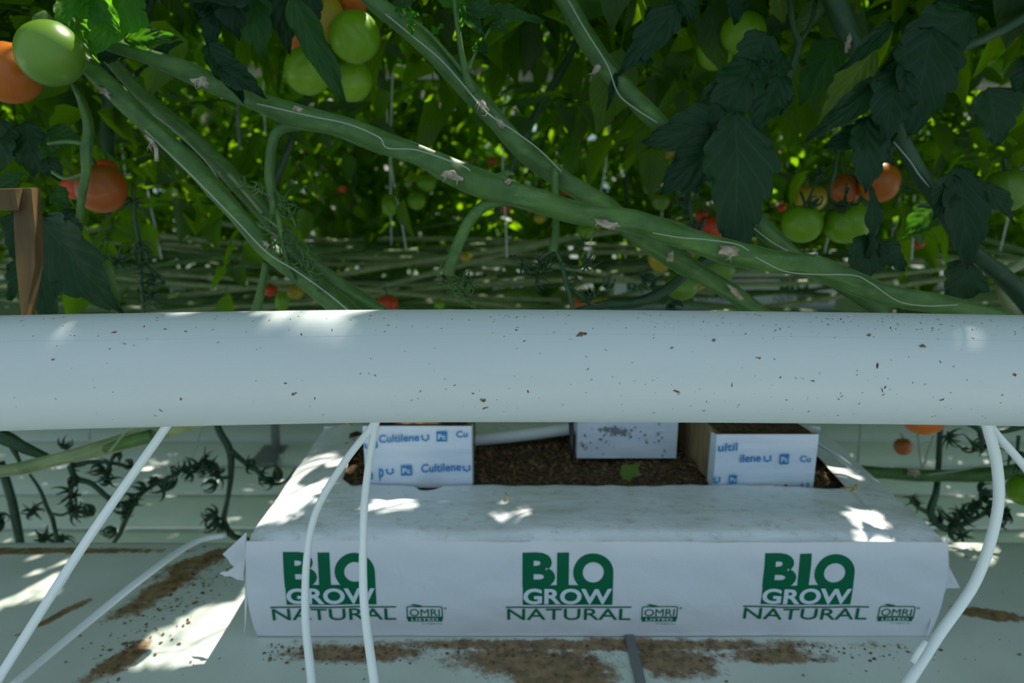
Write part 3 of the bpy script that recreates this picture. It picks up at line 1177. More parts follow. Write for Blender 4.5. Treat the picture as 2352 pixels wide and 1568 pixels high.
ray(700, 1118, BT, .020)
ray(645, 1168, BT, .010)
ray(745, 1045, BT, .014)
ray(470, 1440, GZ, .022)
ray(520, 1400, GZ, .020)
ray(420, 1480, GZ, .018)
ray(1985, 1165, BT, .014)
ray(2005, 1195, BT, .012)
ray(1915, 1065, BT, .012)
ray(1175, 1178, BT, .004)
ray(2230, 1255, GZ, .03)
ray(60, 1350, GZ, .03)
ray(950, 975, BT + .09, .018)
RAYS.append((P(760, 725, .60), .011))
RAYS.append((P(430, 735, .60), .010))
RAYS.append((P(240, 60, .80), .065))
RAYS.append((P(150, 10, .80), .035))
RAYS.append((P(350, 90, .83), .016))
RAYS.append((P(1020, 375, .86), .020))
RAYS.append((P(830, 40, 1.0), .016))
RAYS.append((P(40, 110, .85), .015))


def ray_clear(p, size):
    for q, r in RAYS:
        w_ = p - q
        t = w_.dot(SUN)
        if t > 0.02 and (w_ - SUN * t).length < r + size:
            return False
    return True


def keep_clear(p, size):
    x, y_, d = proj(p)
    if d < .3:
        return False
    s_ = size * F / d
    for kx, ky, rx, ry, kd in KEEP:
        if d < kd and abs(x - kx) < rx + s_ and abs(y_ - ky) < ry + s_:
            return False
    return True


# ------------------------------------------------------------------ tomatoes
def tomato_mesh(r, seed, sy=.86):
    rn = random.Random(seed)
    b = MB()
    lob = rn.choice((5, 6, 7))
    am = rn.uniform(.012, .035)
    ph = rn.random() * 6

    def fn(u, v):
        th = math.pi * v
        a = 2 * math.pi * u
        rr = math.sin(th) ** .93 * (1 + am * math.cos(lob * a + ph) * (.3 + .7 * (math.cos(th) > 0) * math.cos(th)))
        z = math.cos(th) * sy - .16 * math.exp(-(th / .33) ** 2)
        return (r * rr * math.cos(a), r * rr * math.sin(a), r * z)
    b.grid(fn, 32, 22)
    return b


def calyx_mb(r, seed, n=5, curl=1.0, up=.3, w_=.13):
    rn = random.Random(seed)
    b = MB()
    for k in range(n):
        a = 2 * math.pi * k / n + rn.uniform(-.25, .25)
        l = r * rn.uniform(.85, 1.25)
        p = Vector((math.cos(a), math.sin(a), 0)) * r * .06
        pts, rad = [p], [r * w_ * .9]
        cu_ = curl * rn.uniform(.6, 1.3)
        tw = rn.uniform(-.7, .7)
        for i in range(1, 8):
            t = i / 7
            ph = up + cu_ * 1.5 * t
            p = p + Vector((math.cos(a + tw * t) * math.cos(ph), math.sin(a + tw * t) * math.cos(ph), math.sin(ph))) * l / 7
            pts.append(p)
            rad.append(r * w_ * (1 - t * .85) * (1.15 if i < 4 else 1))
        b.tube(pts, rad, 5)
    b.tube([Vector((0, 0, -r * .12)), Vector((0, 0, r * .06))], [r * w_ * .8, r * w_ * 1.5], 6)
    return b


def tomato(px, py, rpx, d, m, label, ax=(0, -.1, 1), ry=None, seed=None, group=None, keep=True, calyx=True):
    seed = seed if seed is not None else int(px * 7 + py)
    r = rpx / F * d
    t_ = thing('tomato', label, 'tomato', P(px, py, d), group)
    q = Vector(ax).to_track_quat('Z', 'Y')
    t_.rotation_euler = q.to_euler()
    o = obj('fruit', tomato_mesh(r, seed, (ry / rpx if ry else .90)), M[m], t_, (0, 0, 0))
    if calyx:
        obj('calyx', calyx_mb(r * .75, seed, 5, .9, -.5, .09), M['stem_dark'], t_, (0, 0, r * .80))
        b = MB()
        b.tube(catmull([Vector((0, 0, 0)), Vector((.1 * r, 0, .4 * r)), Vector((.35 * r, 0, .8 * r))]), r * .07, 6)
        obj('pedicel', b, M['stem_dark'], t_, (0, 0, r * .72))
    if keep:
        KEEP.append((px, py, rpx * .8, rpx * .8, d))
    return t_


G_BACK = 'small blurred tomatoes deep in the crop'
tomato(115, 123, 73, .80, 't_pale', 'large pale green tomato at the upper left, in front of a red one', (.4, 1.4, .5), 70)
tomato(22, 168, 68, .86, 't_orange', 'large orange red tomato cut by the left picture edge', (.1, 1.2, .7), 66)
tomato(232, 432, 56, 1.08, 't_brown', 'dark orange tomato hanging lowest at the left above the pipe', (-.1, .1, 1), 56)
tomato(243, 392, 28, 1.16, 't_red', 'small red tomato just above the dark orange one at left', (.1, .3, 1))
tomato(172, 430, 30, 1.16, 't_red', 'small red tomato half behind the stem left of the dark orange one', (-.2, .3, 1))
tomato(815, 85, 58, 1.00, 't_green', 'bright green tomato on the right of the upper cluster', (-.1, 1.2, .6), 60)
tomato(752, 48, 33, 1.03, 't_yellow', 'tall orange yellow tomato left of the bright green one in the upper cluster', (.3, .4, 1), 56)
tomato(808, -6, 42, 1.05, 't_orange', 'orange tomato cut by the top picture edge above the bright green one', (0, .2, 1))
tomato(708, 162, 54, 1.04, 't_green', 'green tomato at lower left of the upper cluster, partly behind a leaf', (0, 1.2, .6), 58)
tomato(806, 184, 49, 1.08, 't_green', 'green tomato lowest in the upper cluster', (.2, 1.2, .6), 46)
tomato(690, 85, 34, 1.12, 't_orange', 'orange tomato mostly hidden behind the long pointed leaf', (0, .2, 1))
tomato(1708, 76, 51, 1.12, 't_green', 'front green tomato of the pair at the top right', (.2, .2, 1), 48)
tomato(1642, 116, 42, 1.20, 't_green', 'rear green tomato of the pair at the top right', (-.2, .2, 1), 44)
tomato(1843, 513, 46, 1.22, 't_green', 'round green tomato, left of the two hanging at the right', (.1, .1, 1), 44)
tomato(1946, 511, 54, 1.22, 't_green', 'broad ribbed green tomato, right of the two hanging at the right', (-.3, -.1, 1), 46)
tomato(2020, 418, 45, 1.34, 't_orange', 'large orange tomato behind dark leaf above the two green ones', (.1, .2, 1), 46)
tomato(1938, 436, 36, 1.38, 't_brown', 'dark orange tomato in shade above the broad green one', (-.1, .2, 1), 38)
tomato(1862, 455, 36, 1.50, 't_yellow', 'dull yellow green tomato behind the round green one', (0, .2, 1))
tomato(2312, 436, 48, 1.22, 't_pale', 'hazy green tomato near the right picture edge', (-.2, .1, 1), 50)
tomato(1502, 368, 23, 1.75, 't_orange', 'small orange tomato at top of the middle right cluster', (0, .2, 1), 27)
tomato(1534, 350, 15, 1.8, 't_yellow', 'small yellow green tomato right beside the small orange one', (0, .2, 1))
tomato(1497, 425, 21, 1.75, 't_pale', 'small green tomato under the small orange one', (0, .2, 1), 23)
tomato(1518, 460, 21, 1.72, 't_pale', 'small green tomato lowest of three under the small orange one', (0, .2, 1), 22)
tomato(1578, 440, 26, 1.78, 't_pale', 'green tomato behind thin dark stalks left of the big dark leaf', (0, .2, 1), 24)
tomato(1632, 524, 34, 1.55, 't_red', 'red tomato behind the tip of the big dark leaf', (0, .2, 1), 30)
tomato(1612, 495, 15, 1.65, 't_red', 'small red tomato above the red one by the dark leaf', (0, .2, 1))
tomato(1656, 548, 18, 1.58, 't_orange', 'small orange tomato touching the thick vine under the red one', (0, .2, 1))
tomato(1552, 516, 14, 1.6, 't_orange', 'tiny orange tomato peeping over the thick vine', (0, .2, 1))
tomato(1570, 572, 30, 1.45, 't_yellow', 'yellow orange tomato under the thick vine', (0, .2, 1), 26)
tomato(1516, 588, 27, 1.5, 't_yellow', 'dull yellow tomato behind the forked vine under the thick one', (0, .2, 1), 36)
tomato(1650, 618, 39, 1.35, 't_pale', 'pale green tomato tucked behind the vine fork', (0, .2, 1), 32)
tomato(1566, 655, 38, 1.30, 't_pale', 'pale green tomato just above the white pipe', (0, .1, 1), 34)
tomato(1600, 640, 30, 1.42, 't_yellow', 'yellow green tomato wedged between two pale green ones', (0, .1, 1), 26)
tomato(1376, 702, 26, 1.8, 't_yellow', 'bright yellow tomato peeping over the white pipe', (0, .2, 1), 22)
tomato(1330, 700, 18, 1.9, 't_orange', 'small orange tomato beside the bright yellow one at the pipe', (0, .2, 1))
tomato(890, 698, 25, 1.9, 't_red', 'red tomato peeping over the middle left of the pipe', (0, .2, 1), 22)
tomato(620, 666, 17, 2.0, 't_red', 'small red tomato above the pipe at left', (0, .2, 1))
tomato(678, 670, 19, 2.0, 't_yellow', 'small yellow green tomato above the pipe at left', (0, .2, 1))
tomato(648, 692, 16, 1.95, 't_green', 'small green tomato under the yellow green one at left', (0, .2, 1), 24)
tomato(980, 420, 22, 2.0, 't_green', 'upper of two small green tomatoes in the dark centre', (0, .2, 1), 20)
tomato(957, 461, 21, 2.0, 't_green', 'lower of two small green tomatoes in the dark centre', (0, .2, 1), 20)
tomato(895, 470, 18, 2.0, 't_green', 'narrow green tomato left of the dark centre pair', (0, .2, 1), 26)
tomato(1355, -18, 34, 1.5, 't_green', 'green tomato cut by the top picture edge right of the middle', (0, .2, 1), 30)
tomato(2122, 952, 49, 1.05, 't_orange', 'orange tomato half hidden under the right of the pipe', (0, .1, 1), 46)
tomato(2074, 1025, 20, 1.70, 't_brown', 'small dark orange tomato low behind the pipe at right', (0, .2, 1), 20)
tomato(2356, 1125, 40, 1.2, 't_green', 'green tomato at the right edge below the pipe', (0, .1, 1), 36)
for (x, y_, r_, d, m) in ((1250, 138, 20, 2.2, 't_green'), (1303, 147, 20, 2.2, 't_green'), (1088, 138, 22, 2.1, 't_green'), (1795, 476, 11, 2.2, 't_red'), (786, 434, 9, 2.5, 't_red'),
                         (1300, 440, 10, 2.4, 't_red'), (1160, 475, 17, 2.3, 't_brown'), (1345, 530, 20, 2.2, 't_green'), (1860, 280, 14, 2.3, 't_red'), (1130, 370, 12, 2.6, 't_brown'),
                         (355, 548, 12, 2.4, 't_red'), (1240, 500, 14, 2.2, 't_yellow'), (1800, 330, 15, 2.4, 't_green'), (1150, 260, 8, 2.5, 't_red'), (2110, 560, 12, 2.3, 't_red'), (470, 110, 14, 2.3, 't_green'),
                         (1070, 590, 13, 2.4, 't_yellow'), (1010, 700, 12, 2.4, 't_green')):
    tomato(x, y_, r_, d, m, 'small blurred tomato hanging deep in the leaves of the next row', (0, .2, 1), group=G_BACK)


# ------------------------------------------------------------------ foreground vines
def vine(name, label, pts, m='stem', lobe=.07, twist=14, lay=False):
    pts = list(pts)
    if lay:                                  # the stem goes on, laid along the back of the pipe
        x, y_, d, w_ = pts[-1]
        pts[-1:] = [(x, y_, d, w_), (x + 180, 842, d, w_), (x + 700, 856, d, w_), (x + 2000, 880, d + .03, w_)]
    if pts[0][1] < 0:                        # and climbs on above the frame
        a, c0 = pts[0], pts[1]
        pts.insert(0, (a[0] + (a[0] - c0[0]) * 5, a[1] + (a[1] - c0[1]) * 5, a[2], a[3]))
    c_, r_ = path(pts)
    t_ = thing(name, label, 'tomato vine', c_[-1])
    r_ = [r * (1 + .07 * noise.noise((i * .31, r * 99, 0))) for i, r in enumerate(r_)]
    b = MB()
    b.tube(c_, r_, 22, 4, lobe, twist)
    obj('stem', b, M[m], t_)
    return t_


def add_branch(parent, pts, m='stem', name='side_shoot', seg=9):
    c_, r_ = path(pts)
    b = MB()
    b.tube(c_, r_, seg, 3, .05, 10)
    return obj(name, b, M[m], parent)


def scar(parent, px, py, d, lx, ly, ang, seed, strips=3):
    """ragged dry patch where a leaf or truss was cut"""
    rn = random.Random(seed)
    b = MB()
    s_ = d / F
    n = 14
    ca, sa = math.cos(ang), math.sin(ang)

    def pt(a, e, h):
        x, y_ = a * ca - e * sa, a * sa + e * ca
        return P(px + x, py + y_, d - h * s_)
    ring = []
    for i in range(n):
        a = 2 * math.pi * i / n
        k = rn.uniform(.55, 1.35)
        ring.append(pt(math.cos(a) * lx * k, math.sin(a) * ly * k, -4))
    mid = [pt(math.cos(2 * math.pi * i / n) * lx * .6, math.sin(2 * math.pi * i / n) * ly * .6, 5 + rn.uniform(-2, 3)) for i in range(n)]
    b.add([tuple(p) for p in ring + mid] + [tuple(pt(0, 0, 3))], [(i, (i + 1) % n, n + (i + 1) % n, n + i) for i in range(n)] + [(n + i, n + (i + 1) % n, 2 * n) for i in range(n)])
    for k in range(strips):
        a0 = rn.uniform(-.8, .8) * lx
        pts = [pt(a0, ly * .3, 5), pt(a0 + rn.uniform(-6, 6), ly * .9, 8), pt(a0 + rn.uniform(-10, 10), ly * 1.6, 6)]
        b.tube(pts, [1.5 * s_, 1.1 * s_, .5 * s_], 5)
    obj('leaf_scar', b, M['scar'], parent)


# d = distance of each vine from the camera
v1 = vine('tomato_vine', 'leading green vine slanting down from the pale green tomato', [(90, 40, .84, 40), (190, 140, .85, 42), (285, 232, .86, 44), (344, 288, .87, 42), (400, 340, .88, 42), (459, 396, .88, 42), (551, 500, .88, 42), (620, 577, .88, 42), (735, 668, .88, 46), (795, 716, .88, 48), (900, 800, .88, 48)], lay=True)
scar(v1, 240, 210, .845, 22, 7, .75, 1, 1)
scar(v1, 350, 330, .87, 8, 12, .2, 2, 2)
scar(v1, 610, 560, .865, 12, 5, .7, 3, 1)
add_branch(v1, [(335, 312, .86, 8), (356, 335, .85, 9), (360, 370, .85, 10)], 'scar', 'leaf_stub')
add_branch(v1, [(612, 600, .90, 18), (603, 650, .91, 17), (590, 710, .92, 22), (580, 760, .92, 22)], 'stem', 'truss_stalk')
v2 = vine('tomato_vine', 'thinner green vine running just above the leading left one', [(180, 50, .91, 26), (262, 148, .91, 28), (330, 222, .92, 32), (390, 274, .92, 34), (470, 342, .92, 36), (551, 428, .92, 38), (640, 528, .92, 38), (700, 588, .91, 36), (781, 658, .91, 38), (870, 716, .91, 38), (980, 790, .93, 36)], m='stem', lay=True)
scar(v2, 515, 395, .915, 12, 9, .7, 5, 2)
scar(v2, 408, 325, .92, 9, 6, .4, 6, 1)
add_branch(v2, [(405, 328, .91, 7), (440, 390, .905, 6), (520, 470, .905, 6), (600, 545, .91, 6), (640, 540, .91, 7)], 'stem_pale', 'leaf_stub')
add_branch(v2, [(525, 400, .91, 9), (560, 440, .905, 8), (602, 490, .905, 8)], 'stem_pale', 'leaf_stub')
v3 = vine('tomato_vine', 'thickest vine sweeping across the whole picture to the lower right', [(240, 95, .86, 34), (340, 130, .86, 36), (430, 165, .86, 44), (520, 205, .86, 44), (600, 237, .855, 44), (680, 266, .85, 52), (780, 290, .85, 52), (880, 328, .845, 50),
           (960, 355, .84, 50), (1040, 395, .84, 56), (1130, 430, .84, 62), (1230, 460, .84, 54), (1330, 490, .84, 50), (1450, 508, .84, 52), (1560, 542, .84, 52), (1670, 578, .84, 56), (1760, 597, .84, 50),
           (1860, 610, .84, 54), (1950, 645, .84, 52), (2050, 680, .84, 50), (2180, 702, .85, 42), (2300, 735, .86, 40), (2420, 790, .87, 40)], lay=True)
for a in ((465, 190, 24, 12, .3), (685, 250, 12, 8, .5), (1035, 402, 26, 13, .2), (1395, 514, 28, 9, .25), (1675, 578, 30, 14, .35), (1170, 415, 8, 6, .4)):
    scar(v3, a[0], a[1], .822, a[2], a[3], a[4], int(a[0]), 2)
add_branch(v3, [(1370, 510, .81, 7), (1395, 520, .80, 9), (1418, 512, .80, 5)], 'scar', 'dry_strip')
add_branch(v3, [(700, 285, .86, 26), (645, 295, .86, 24), (624, 330, .86, 22), (618, 400, .865, 22), (624, 445, .87, 20), (628, 480, .87, 16), (620, 520, .88, 8)], 'stem', 'truss_stalk')
add_branch(v3, [(1175, 458, .85, 30), (1120, 468, .845, 27), (1080, 505, .84, 27), (1055, 555, .84, 27), (1038, 600, .84, 28), (1030, 632, .845, 26)], 'stem', 'truss_stalk')
add_branch(v3, [(1150, 415, .845, 44), (1165, 402, .845, 22), (1180, 400, .84, 6)], 'stem', 'side_shoot')
add_branch(v3, [(1560, 530, .845, 40), (1520, 508, .84, 20), (1490, 500, .84, 6)], 'stem', 'side_shoot')
add_branch(v3, [(1900, 620, .84, 44), (1880, 600, .835, 30), (1872, 585, .83, 8)], 'stem', 'side_shoot')
v4 = vine('tomato_vine', 'green vine dropping from the top centre behind the thickest vine', [(790, -60, .90, 36), (860, 5, .90, 40), (950, 78, .90, 42), (1050, 180, .90, 42), (1130, 265, .90, 46), (1200, 345, .90, 42), (1280, 405, .90, 46), (1400, 482, .91, 46),
           (1460, 540, .91, 42), (1560, 600, .91, 46), (1680, 672, .91, 40), (1740, 715, .91, 36), (1850, 790, .92, 36)], lay=True)
scar(v4, 1110, 245, .88, 22, 10, .9, 31, 3)
scar(v4, 1150, 285, .88, 20, 6, .9, 32, 0)
scar(v4, 1540, 590, .89, 8, 12, .2, 33, 0)
scar(v4, 1690, 670, .885, 26, 7, .8, 34, 0)
add_branch(v4, [(1285, 400, .885, 24), (1276, 385, .88, 20), (1275, 440, .875, 18), (1277, 520, .875, 16), (1272, 560, .875, 22), (1270, 578, .875, 22)], 'stem', 'truss_stalk')
add_branch(v4, [(1272, 565, .875, 12), (1290, 605, .875, 11), (1300, 650, .875, 12), (1312, 690, .88, 11), (1316, 740, .88, 9)], 'stem_dark', 'truss_branch')
add_branch(v4, [(1085, 215, .895, 34), (1070, 170, .885, 18), (1058, 110, .88, 13), (1050, 50, .88, 12), (1042, -10, .88, 12)], 'stem', 'side_shoot')
add_branch(v4, [(1068, 170, .885, 11), (1030, 125, .885, 9), (985, 75, .88, 8), (945, 45, .87, 7), (915, 30, .87, 6)], 'stem', 'side_shoot')
add_branch(v4, [(1072, 172, .885, 8), (1095, 115, .88, 7), (1120, 75, .88, 6), (1135, 50, .88, 6)], 'stem', 'side_shoot')
v5 = vine('tomato_vine', 'green vine from the top edge right of the middle, passing behind dark leaves', [(1255, -70, .96, 40), (1300, 0, .96, 44), (1345, 85, .96, 44), (1400, 165, .96, 44), (1445, 215, .96, 42), (1510, 280, .96, 40), (1600, 370, .97, 38), (1700, 470, .98, 40),
           (1780, 550, .98, 40), (1860, 610, .98, 30), (2000, 700, 1.0, 34), (2100, 780, 1.0, 34)], m='stem', lay=True)
scar(v5, 1370, 160, .94, 8, 12, .5, 41, 1)
v6 = vine('tomato_vine', 'shaded vine behind the dark leaves at the upper right', [(1880, -80, 1.0, 46), (1915, 0, 1.0, 48), (1945, 70, 1.0, 46), (1985, 150, 1.0, 42), (2040, 260, 1.01, 38), (2080, 340, 1.01, 36), (2130, 430, 1.02, 34), (2220, 560, 1.05, 36), (2330, 660, 1.05, 40), (2420, 760, 1.05, 40)], m='stem_dark', lay=True)
scar(v6, 1948, 100, .98, 8, 22, .1, 43, 0)
v7 = vine('tomato_vine', 'thin curved stalk entering from the top right edge', [(2440, -20, 1.0, 26), (2352, 40, 1.0, 24), (2250, 92, 1.0, 22), (2150, 130, 1.0, 18), (2090, 140, 1.0, 12)], 'stem_dark')
v8 = vine('tomato_vine', 'dark curved stalk looping under the vine fork just above the pipe', [(1720, 560, 1.0, 18), (1640, 588, .98, 24), (1590, 618, .97, 24), (1530, 665, .96, 24), (1470, 692, .96, 24), (1390, 700, .96, 22), (1330, 715, .97, 20), (1250, 745, .97, 20)], 'stem_dark')
v9 = vine('tomato_vine', 'pale vine coming out under the pipe at the left', [(560, 925, 1.05, 46), (450, 960, 1.05, 46), (330, 1000, 1.04, 42), (230, 1030, 1.04, 34), (130, 1055, 1.04, 30), (30, 1078, 1.04, 28), (-80, 1090, 1.04, 28)], 'stem_pale')
add_branch(v9, [(350, 1000, 1.02, 30), (300, 1012, 1.02, 30), (240, 1032, 1.02, 20)], 'stem', 'side_shoot')
add_branch(v9, [(320, 965, 1.0, 6), (290, 990, 1.0, 6), (250, 1040, 1.0, 6)], 'stem_pale', 'leaf_stub')
v10 = vine('tomato_vine', 'green vine lying level behind the right corner of the bag', [(1800, 1060, 1.42, 24), (1960, 1080, 1.42, 26), (2060, 1088, 1.42, 28), (2150, 1092, 1.42, 28), (2250, 1090, 1.42, 32), (2352, 1080, 1.42, 36), (2480, 1060, 1.42, 38)], 'stem')
scar(v10, 2100, 1085, 1.40, 16, 10, .1, 51, 0)
v11 = vine('tomato_vine', 'dark green vine crossing the left edge right under the pipe', [(-100, 960, 1.15, 34), (0, 1000, 1.15, 34), (60, 1030, 1.15, 26), (110, 1050, 1.16, 14)], 'stem_dark')
add_branch(v11, [(20, 1010, 1.15, 16), (45, 1060, 1.15, 8)], 'stem_dark', 'side_shoot')
v12 = vine('tomato_vine', 'fat dim vine behind the orange tomato at the left', [(245, 150, 1.25, 30), (250, 240, 1.25, 32), (245, 330, 1.25, 30), (255, 400, 1.25, 26)], 'stem_dark')
v13 = vine('tomato_vine', 'knobbly stalk hanging below the pale green tomato at left', [(165, 190, .87, 8), (190, 240, .88, 18), (203, 290, .88, 22), (198, 350, .88, 24), (197, 400, .88, 20), (188, 450, .88, 18), (182, 510, .88, 14)], 'stem')
add_branch(v13, [(196, 400, .88, 12), (150, 410, .89, 8), (120, 395, .90, 8)], 'stem', 'side_shoot')
add_branch(v13, [(200, 330, .88, 12), (150, 325, .89, 10), (110, 330, .90, 6)], 'stem', 'side_shoot')
v14 = vine('tomato_vine', 'thin forked stalk above the dark leaf cluster at upper right', [(1810, -40, 1.02, 14), (1822, 60, 1.02, 13), (1834, 100, 1.02, 18), (1820, 150, 1.02, 16), (1795, 205, 1.02, 14)], 'stem_dark')
add_branch(v14, [(1834, 100, 1.02, 12), (1860, 60, 1.02, 10), (1875, 0, 1.02, 10)], 'stem_dark', 'side_shoot')
v15 = vine('tomato_vine', 'pale vine leaning into the lower right corner above the pipe', [(2352, 600, 1.2, 20), (2300, 640, 1.18, 22), (2320, 700, 1.16, 26), (2380, 760, 1.15, 26)], 'stem_pale')


# vine ridge highlights drawn as pale tubes, together with real twine
def twine(label, pts, wpx=5, m='twine'):
    c_, r_ = path([(*q, wpx * .62) for q in pts])
    b = MB()
    b.tube(c_, r_, 6)
    return tag(obj('twine_and_highlight', b, M[m]), label, 'twine')


twine('ridge highlight and white twine along the underside of the leading left vine', [(332, 298, .86), (388, 352, .862), (450, 412, .86), (544, 508, .86), (614, 580, .857), (680, 622, .857), (745, 668, .86), (802, 714, .86)], 5)
twine('ridge highlight and white twine on the thinner left vine', [(262, 190, .90), (320, 240, .90), (400, 300, .905), (480, 380, .91), (540, 470, .91), (600, 520, .91), (645, 545, .91)], 4)
twine('ridge highlight and pale twine crossing the thickest vine left of the middle', [(590, 238, .83), (650, 252, .825), (720, 268, .82), (800, 285, .825), (870, 315, .82), (890, 340, .82), (960, 345, .815), (1060, 380, .82), (1080, 392, .82)], 5)
twine('ridge highlight and white twine under the thickest vine right of the middle', [(1500, 535, .815), (1560, 545, .81), (1620, 550, .81), (1690, 560, .81), (1720, 575, .815)], 4)
twine('ridge highlight and white twine along the thickest vine at the lower right', [(1735, 590, .815), (1800, 622, .81), (1870, 630, .81), (1960, 632, .81), (2000, 650, .82), (2060, 690, .82), (2120, 702, .82), (2200, 700, .83)], 4)
twine('ridge highlight and white twine down the vine from the top centre', [(885, 32, .875), (950, 85, .87), (1010, 135, .875), (1060, 190, .88), (1120, 260, .875), (1180, 300, .87), (1240, 345, .87), (1290, 395, .875)], 5)
twine('ridge highlight and white twine on the vine from the top edge right of the middle', [(1305, 0, .935), (1345, 70, .935), (1395, 150, .935), (1420, 215, .935), (1460, 250, .935), (1510, 282, .935)], 5)
twine('ridge highlight and white twine on the shaded vine piece right of the dark leaf', [(1720, 515, .955), (1780, 560, .955), (1850, 595, .955)], 4)
twine('ridge highlight and pale twine beside the shaded vine at the upper right', [(2052, 325, .985), (2090, 370, .985), (2110, 400, .985), (2135, 430, .99)], 5)
twine('thin white twine hanging below the pipe left of the small tomato', [(1978, 950, 1.5), (1976, 1000, 1.5), (1970, 1062, 1.5)], 8)
twine('white twine hanging under the half hidden orange tomato', [(2108, 990, 1.3), (2112, 1040, 1.3), (2118, 1078, 1.3)], 7)
twine('slanting white twine beside the half hidden orange tomato', [(2145, 1000, 1.3), (2130, 1040, 1.3), (2120, 1078, 1.3)], 6)
twine('white twine laid along the level vine at lower right', [(2130, 1090, 1.38), (2200, 1080, 1.38), (2290, 1062, 1.38), (2352, 1050, 1.38)], 6)
twine('short white twine stub under the pipe at far left', [(205, 960, 1.2), (205, 985, 1.2), (205, 1010, 1.2)], 8)
twine('faint twine hanging left of the bag behind the long tube', [(470, 960, 1.6), (455, 1010, 1.6), (440, 1060, 1.6)], 5)


# ------------------------------------------------------------------ picked trusses: stalks with curled calyxes
def truss(label, stems, stars, d, m='truss', wscale=1.0, group=None, wsep=.12):
    c0 = stems[0][0]
    t_ = thing('picked_truss', label, 'truss', P(c0[0], c0[1], d), group)
    rn = random.Random(int(c0[0]))
    for i, st in enumerate(stems):
        c_, r_ = path([(x, y_, d + .01 * rn.uniform(-1, 1), w_ * wscale) for x, y_, w_ in st])
        b = MB()
        b.tube(c_, r_, 7)
        obj('stalk' if i == 0 else 'branch', b, M[m], t_)
    for x, y_, s_ in list(stars) + [(x + rn.uniform(-9, 9), y_ + rn.uniform(-9, 9), s_ * .8) for x, y_, s_ in stars[::2]]:
        s_ *= 1.42
        n = rn.choice((5, 6))
        b = calyx_mb(s_ / F * d, rn.randrange(9999), n, rn.uniform(.6, 1.9), rn.uniform(-.3, .4), wsep)
        q = Vector((rn.uniform(-1, 1), rn.uniform(-1, .3), rn.uniform(-.6, 1))).to_track_quat('Z', 'Y')
        o = obj('calyx', b, M[m], t_)
        o.matrix_parent_inverse = Matrix()
        o.location = P(x, y_, d) - t_.location
        o.rotation_euler = q.to_euler()
    return t_


truss('dark picked truss touching the left corner of the bag', [[(490, 930, 16), (502, 985, 16), (528, 1035, 17), (530, 1095, 13), (522, 1150, 11), (515, 1195, 13), (535, 1230, 15), (575, 1240, 10)],
      [(530, 1035, 14), (560, 1060, 12), (590, 1080, 11), (620, 1110, 9), (655, 1105, 6), (680, 1075, 4)], [(530, 1095, 9), (505, 1097, 8), (490, 1090, 6)], [(520, 1190, 8), (495, 1190, 6), (480, 1180, 4)]],
      [(500, 1085, 26), (495, 1110, 24), (570, 1070, 22), (600, 1090, 24), (625, 1105, 22), (640, 1100, 28), (498, 1190, 32), (515, 1205, 24), (470, 1075, 20)], 1.42)
truss('dark picked truss left of the long slanting tube', [[(160, 1068, 14), (175, 1098, 14), (210, 1110, 12), (245, 1140, 12), (275, 1165, 9)], [(165, 1070, 14), (215, 1060, 10), (270, 1065, 8), (310, 1075, 6)],
      [(240, 1100, 10), (262, 1045, 8), (280, 1035, 5)], [(175, 1098, 10), (165, 1120, 8), (160, 1180, 8)]],
      [(235, 1075, 26), (250, 1085, 26), (245, 1100, 24), (170, 1110, 30), (162, 1130, 26), (168, 1175, 28), (270, 1040, 24), (300, 1070, 22), (165, 1060, 18), (145, 1025, 22)], 1.40)
truss('dark picked truss right of the long slanting tube', [[(400, 1090, 8), (370, 1105, 9), (335, 1125, 10), (310, 1150, 12), (290, 1190, 12), (275, 1225, 11), (258, 1250, 9)], [(400, 1090, 8), (440, 1070, 7), (480, 1062, 7), (500, 1075, 6)]],
      [(480, 1070, 26), (455, 1075, 26), (430, 1083, 24), (408, 1088, 22), (465, 1060, 20), (350, 1105, 24), (380, 1120, 30), (330, 1125, 24), (308, 1150, 28), (300, 1165, 26), (290, 1175, 22), (262, 1215, 26)], 1.44)
truss('purplish picked truss hanging lowest at far left', [[(68, 1088, 6), (92, 1125, 8), (108, 1165, 9), (120, 1190, 10), (128, 1225, 10), (135, 1250, 9)], [(120, 1180, 7), (145, 1182, 6), (165, 1170, 5)], [(105, 1150, 6), (85, 1160, 5), (70, 1175, 4)]],
      [(75, 1172, 24), (165, 1165, 24), (170, 1180, 22), (105, 1235, 26), (140, 1240, 24), (212, 1180, 26), (95, 1240, 20)], 1.44)
truss('straight dim stalk at the far left below the pipe', [[(0, 1060, 20), (25, 1140, 20), (38, 1200, 20), (48, 1255, 18)]], [(5, 1200, 26), (0, 1180, 20)], 1.46)
truss('bluish picked truss behind the right corner of the bag', [[(2160, 975, 13), (2155, 1080, 14), (2150, 1130, 15), (2138, 1180, 18), (2175, 1215, 16), (2220, 1200, 12), (2270, 1175, 9)], [(2138, 1180, 12), (2110, 1165, 9), (2090, 1148, 6)],
      [(2220, 1200, 10), (2250, 1150, 8), (2265, 1120, 6)]],
      [(2105, 1150, 20), (2160, 1195, 28), (2185, 1205, 30), (2200, 1195, 30), (2215, 1185, 30), (2240, 1160, 30), (2255, 1140, 28), (2270, 1165, 30), (2290, 1190, 26), (2250, 1125, 26), (2310, 1180, 26), (2210, 1230, 22)], 1.45)
truss('green picked truss between the white tubes at the right edge', [[(2210, 965, 14), (2250, 990, 12), (2255, 1040, 8)], [(2352, 975, 20), (2300, 990, 12), (2250, 985, 10)], [(2340, 1000, 9), (2335, 1060, 6)]],
      [(2240, 1030, 30), (2330, 1040, 28), (2275, 1020, 26), (2350, 1060, 24), (2180, 1000, 22)], 1.25, 'stem_dark')
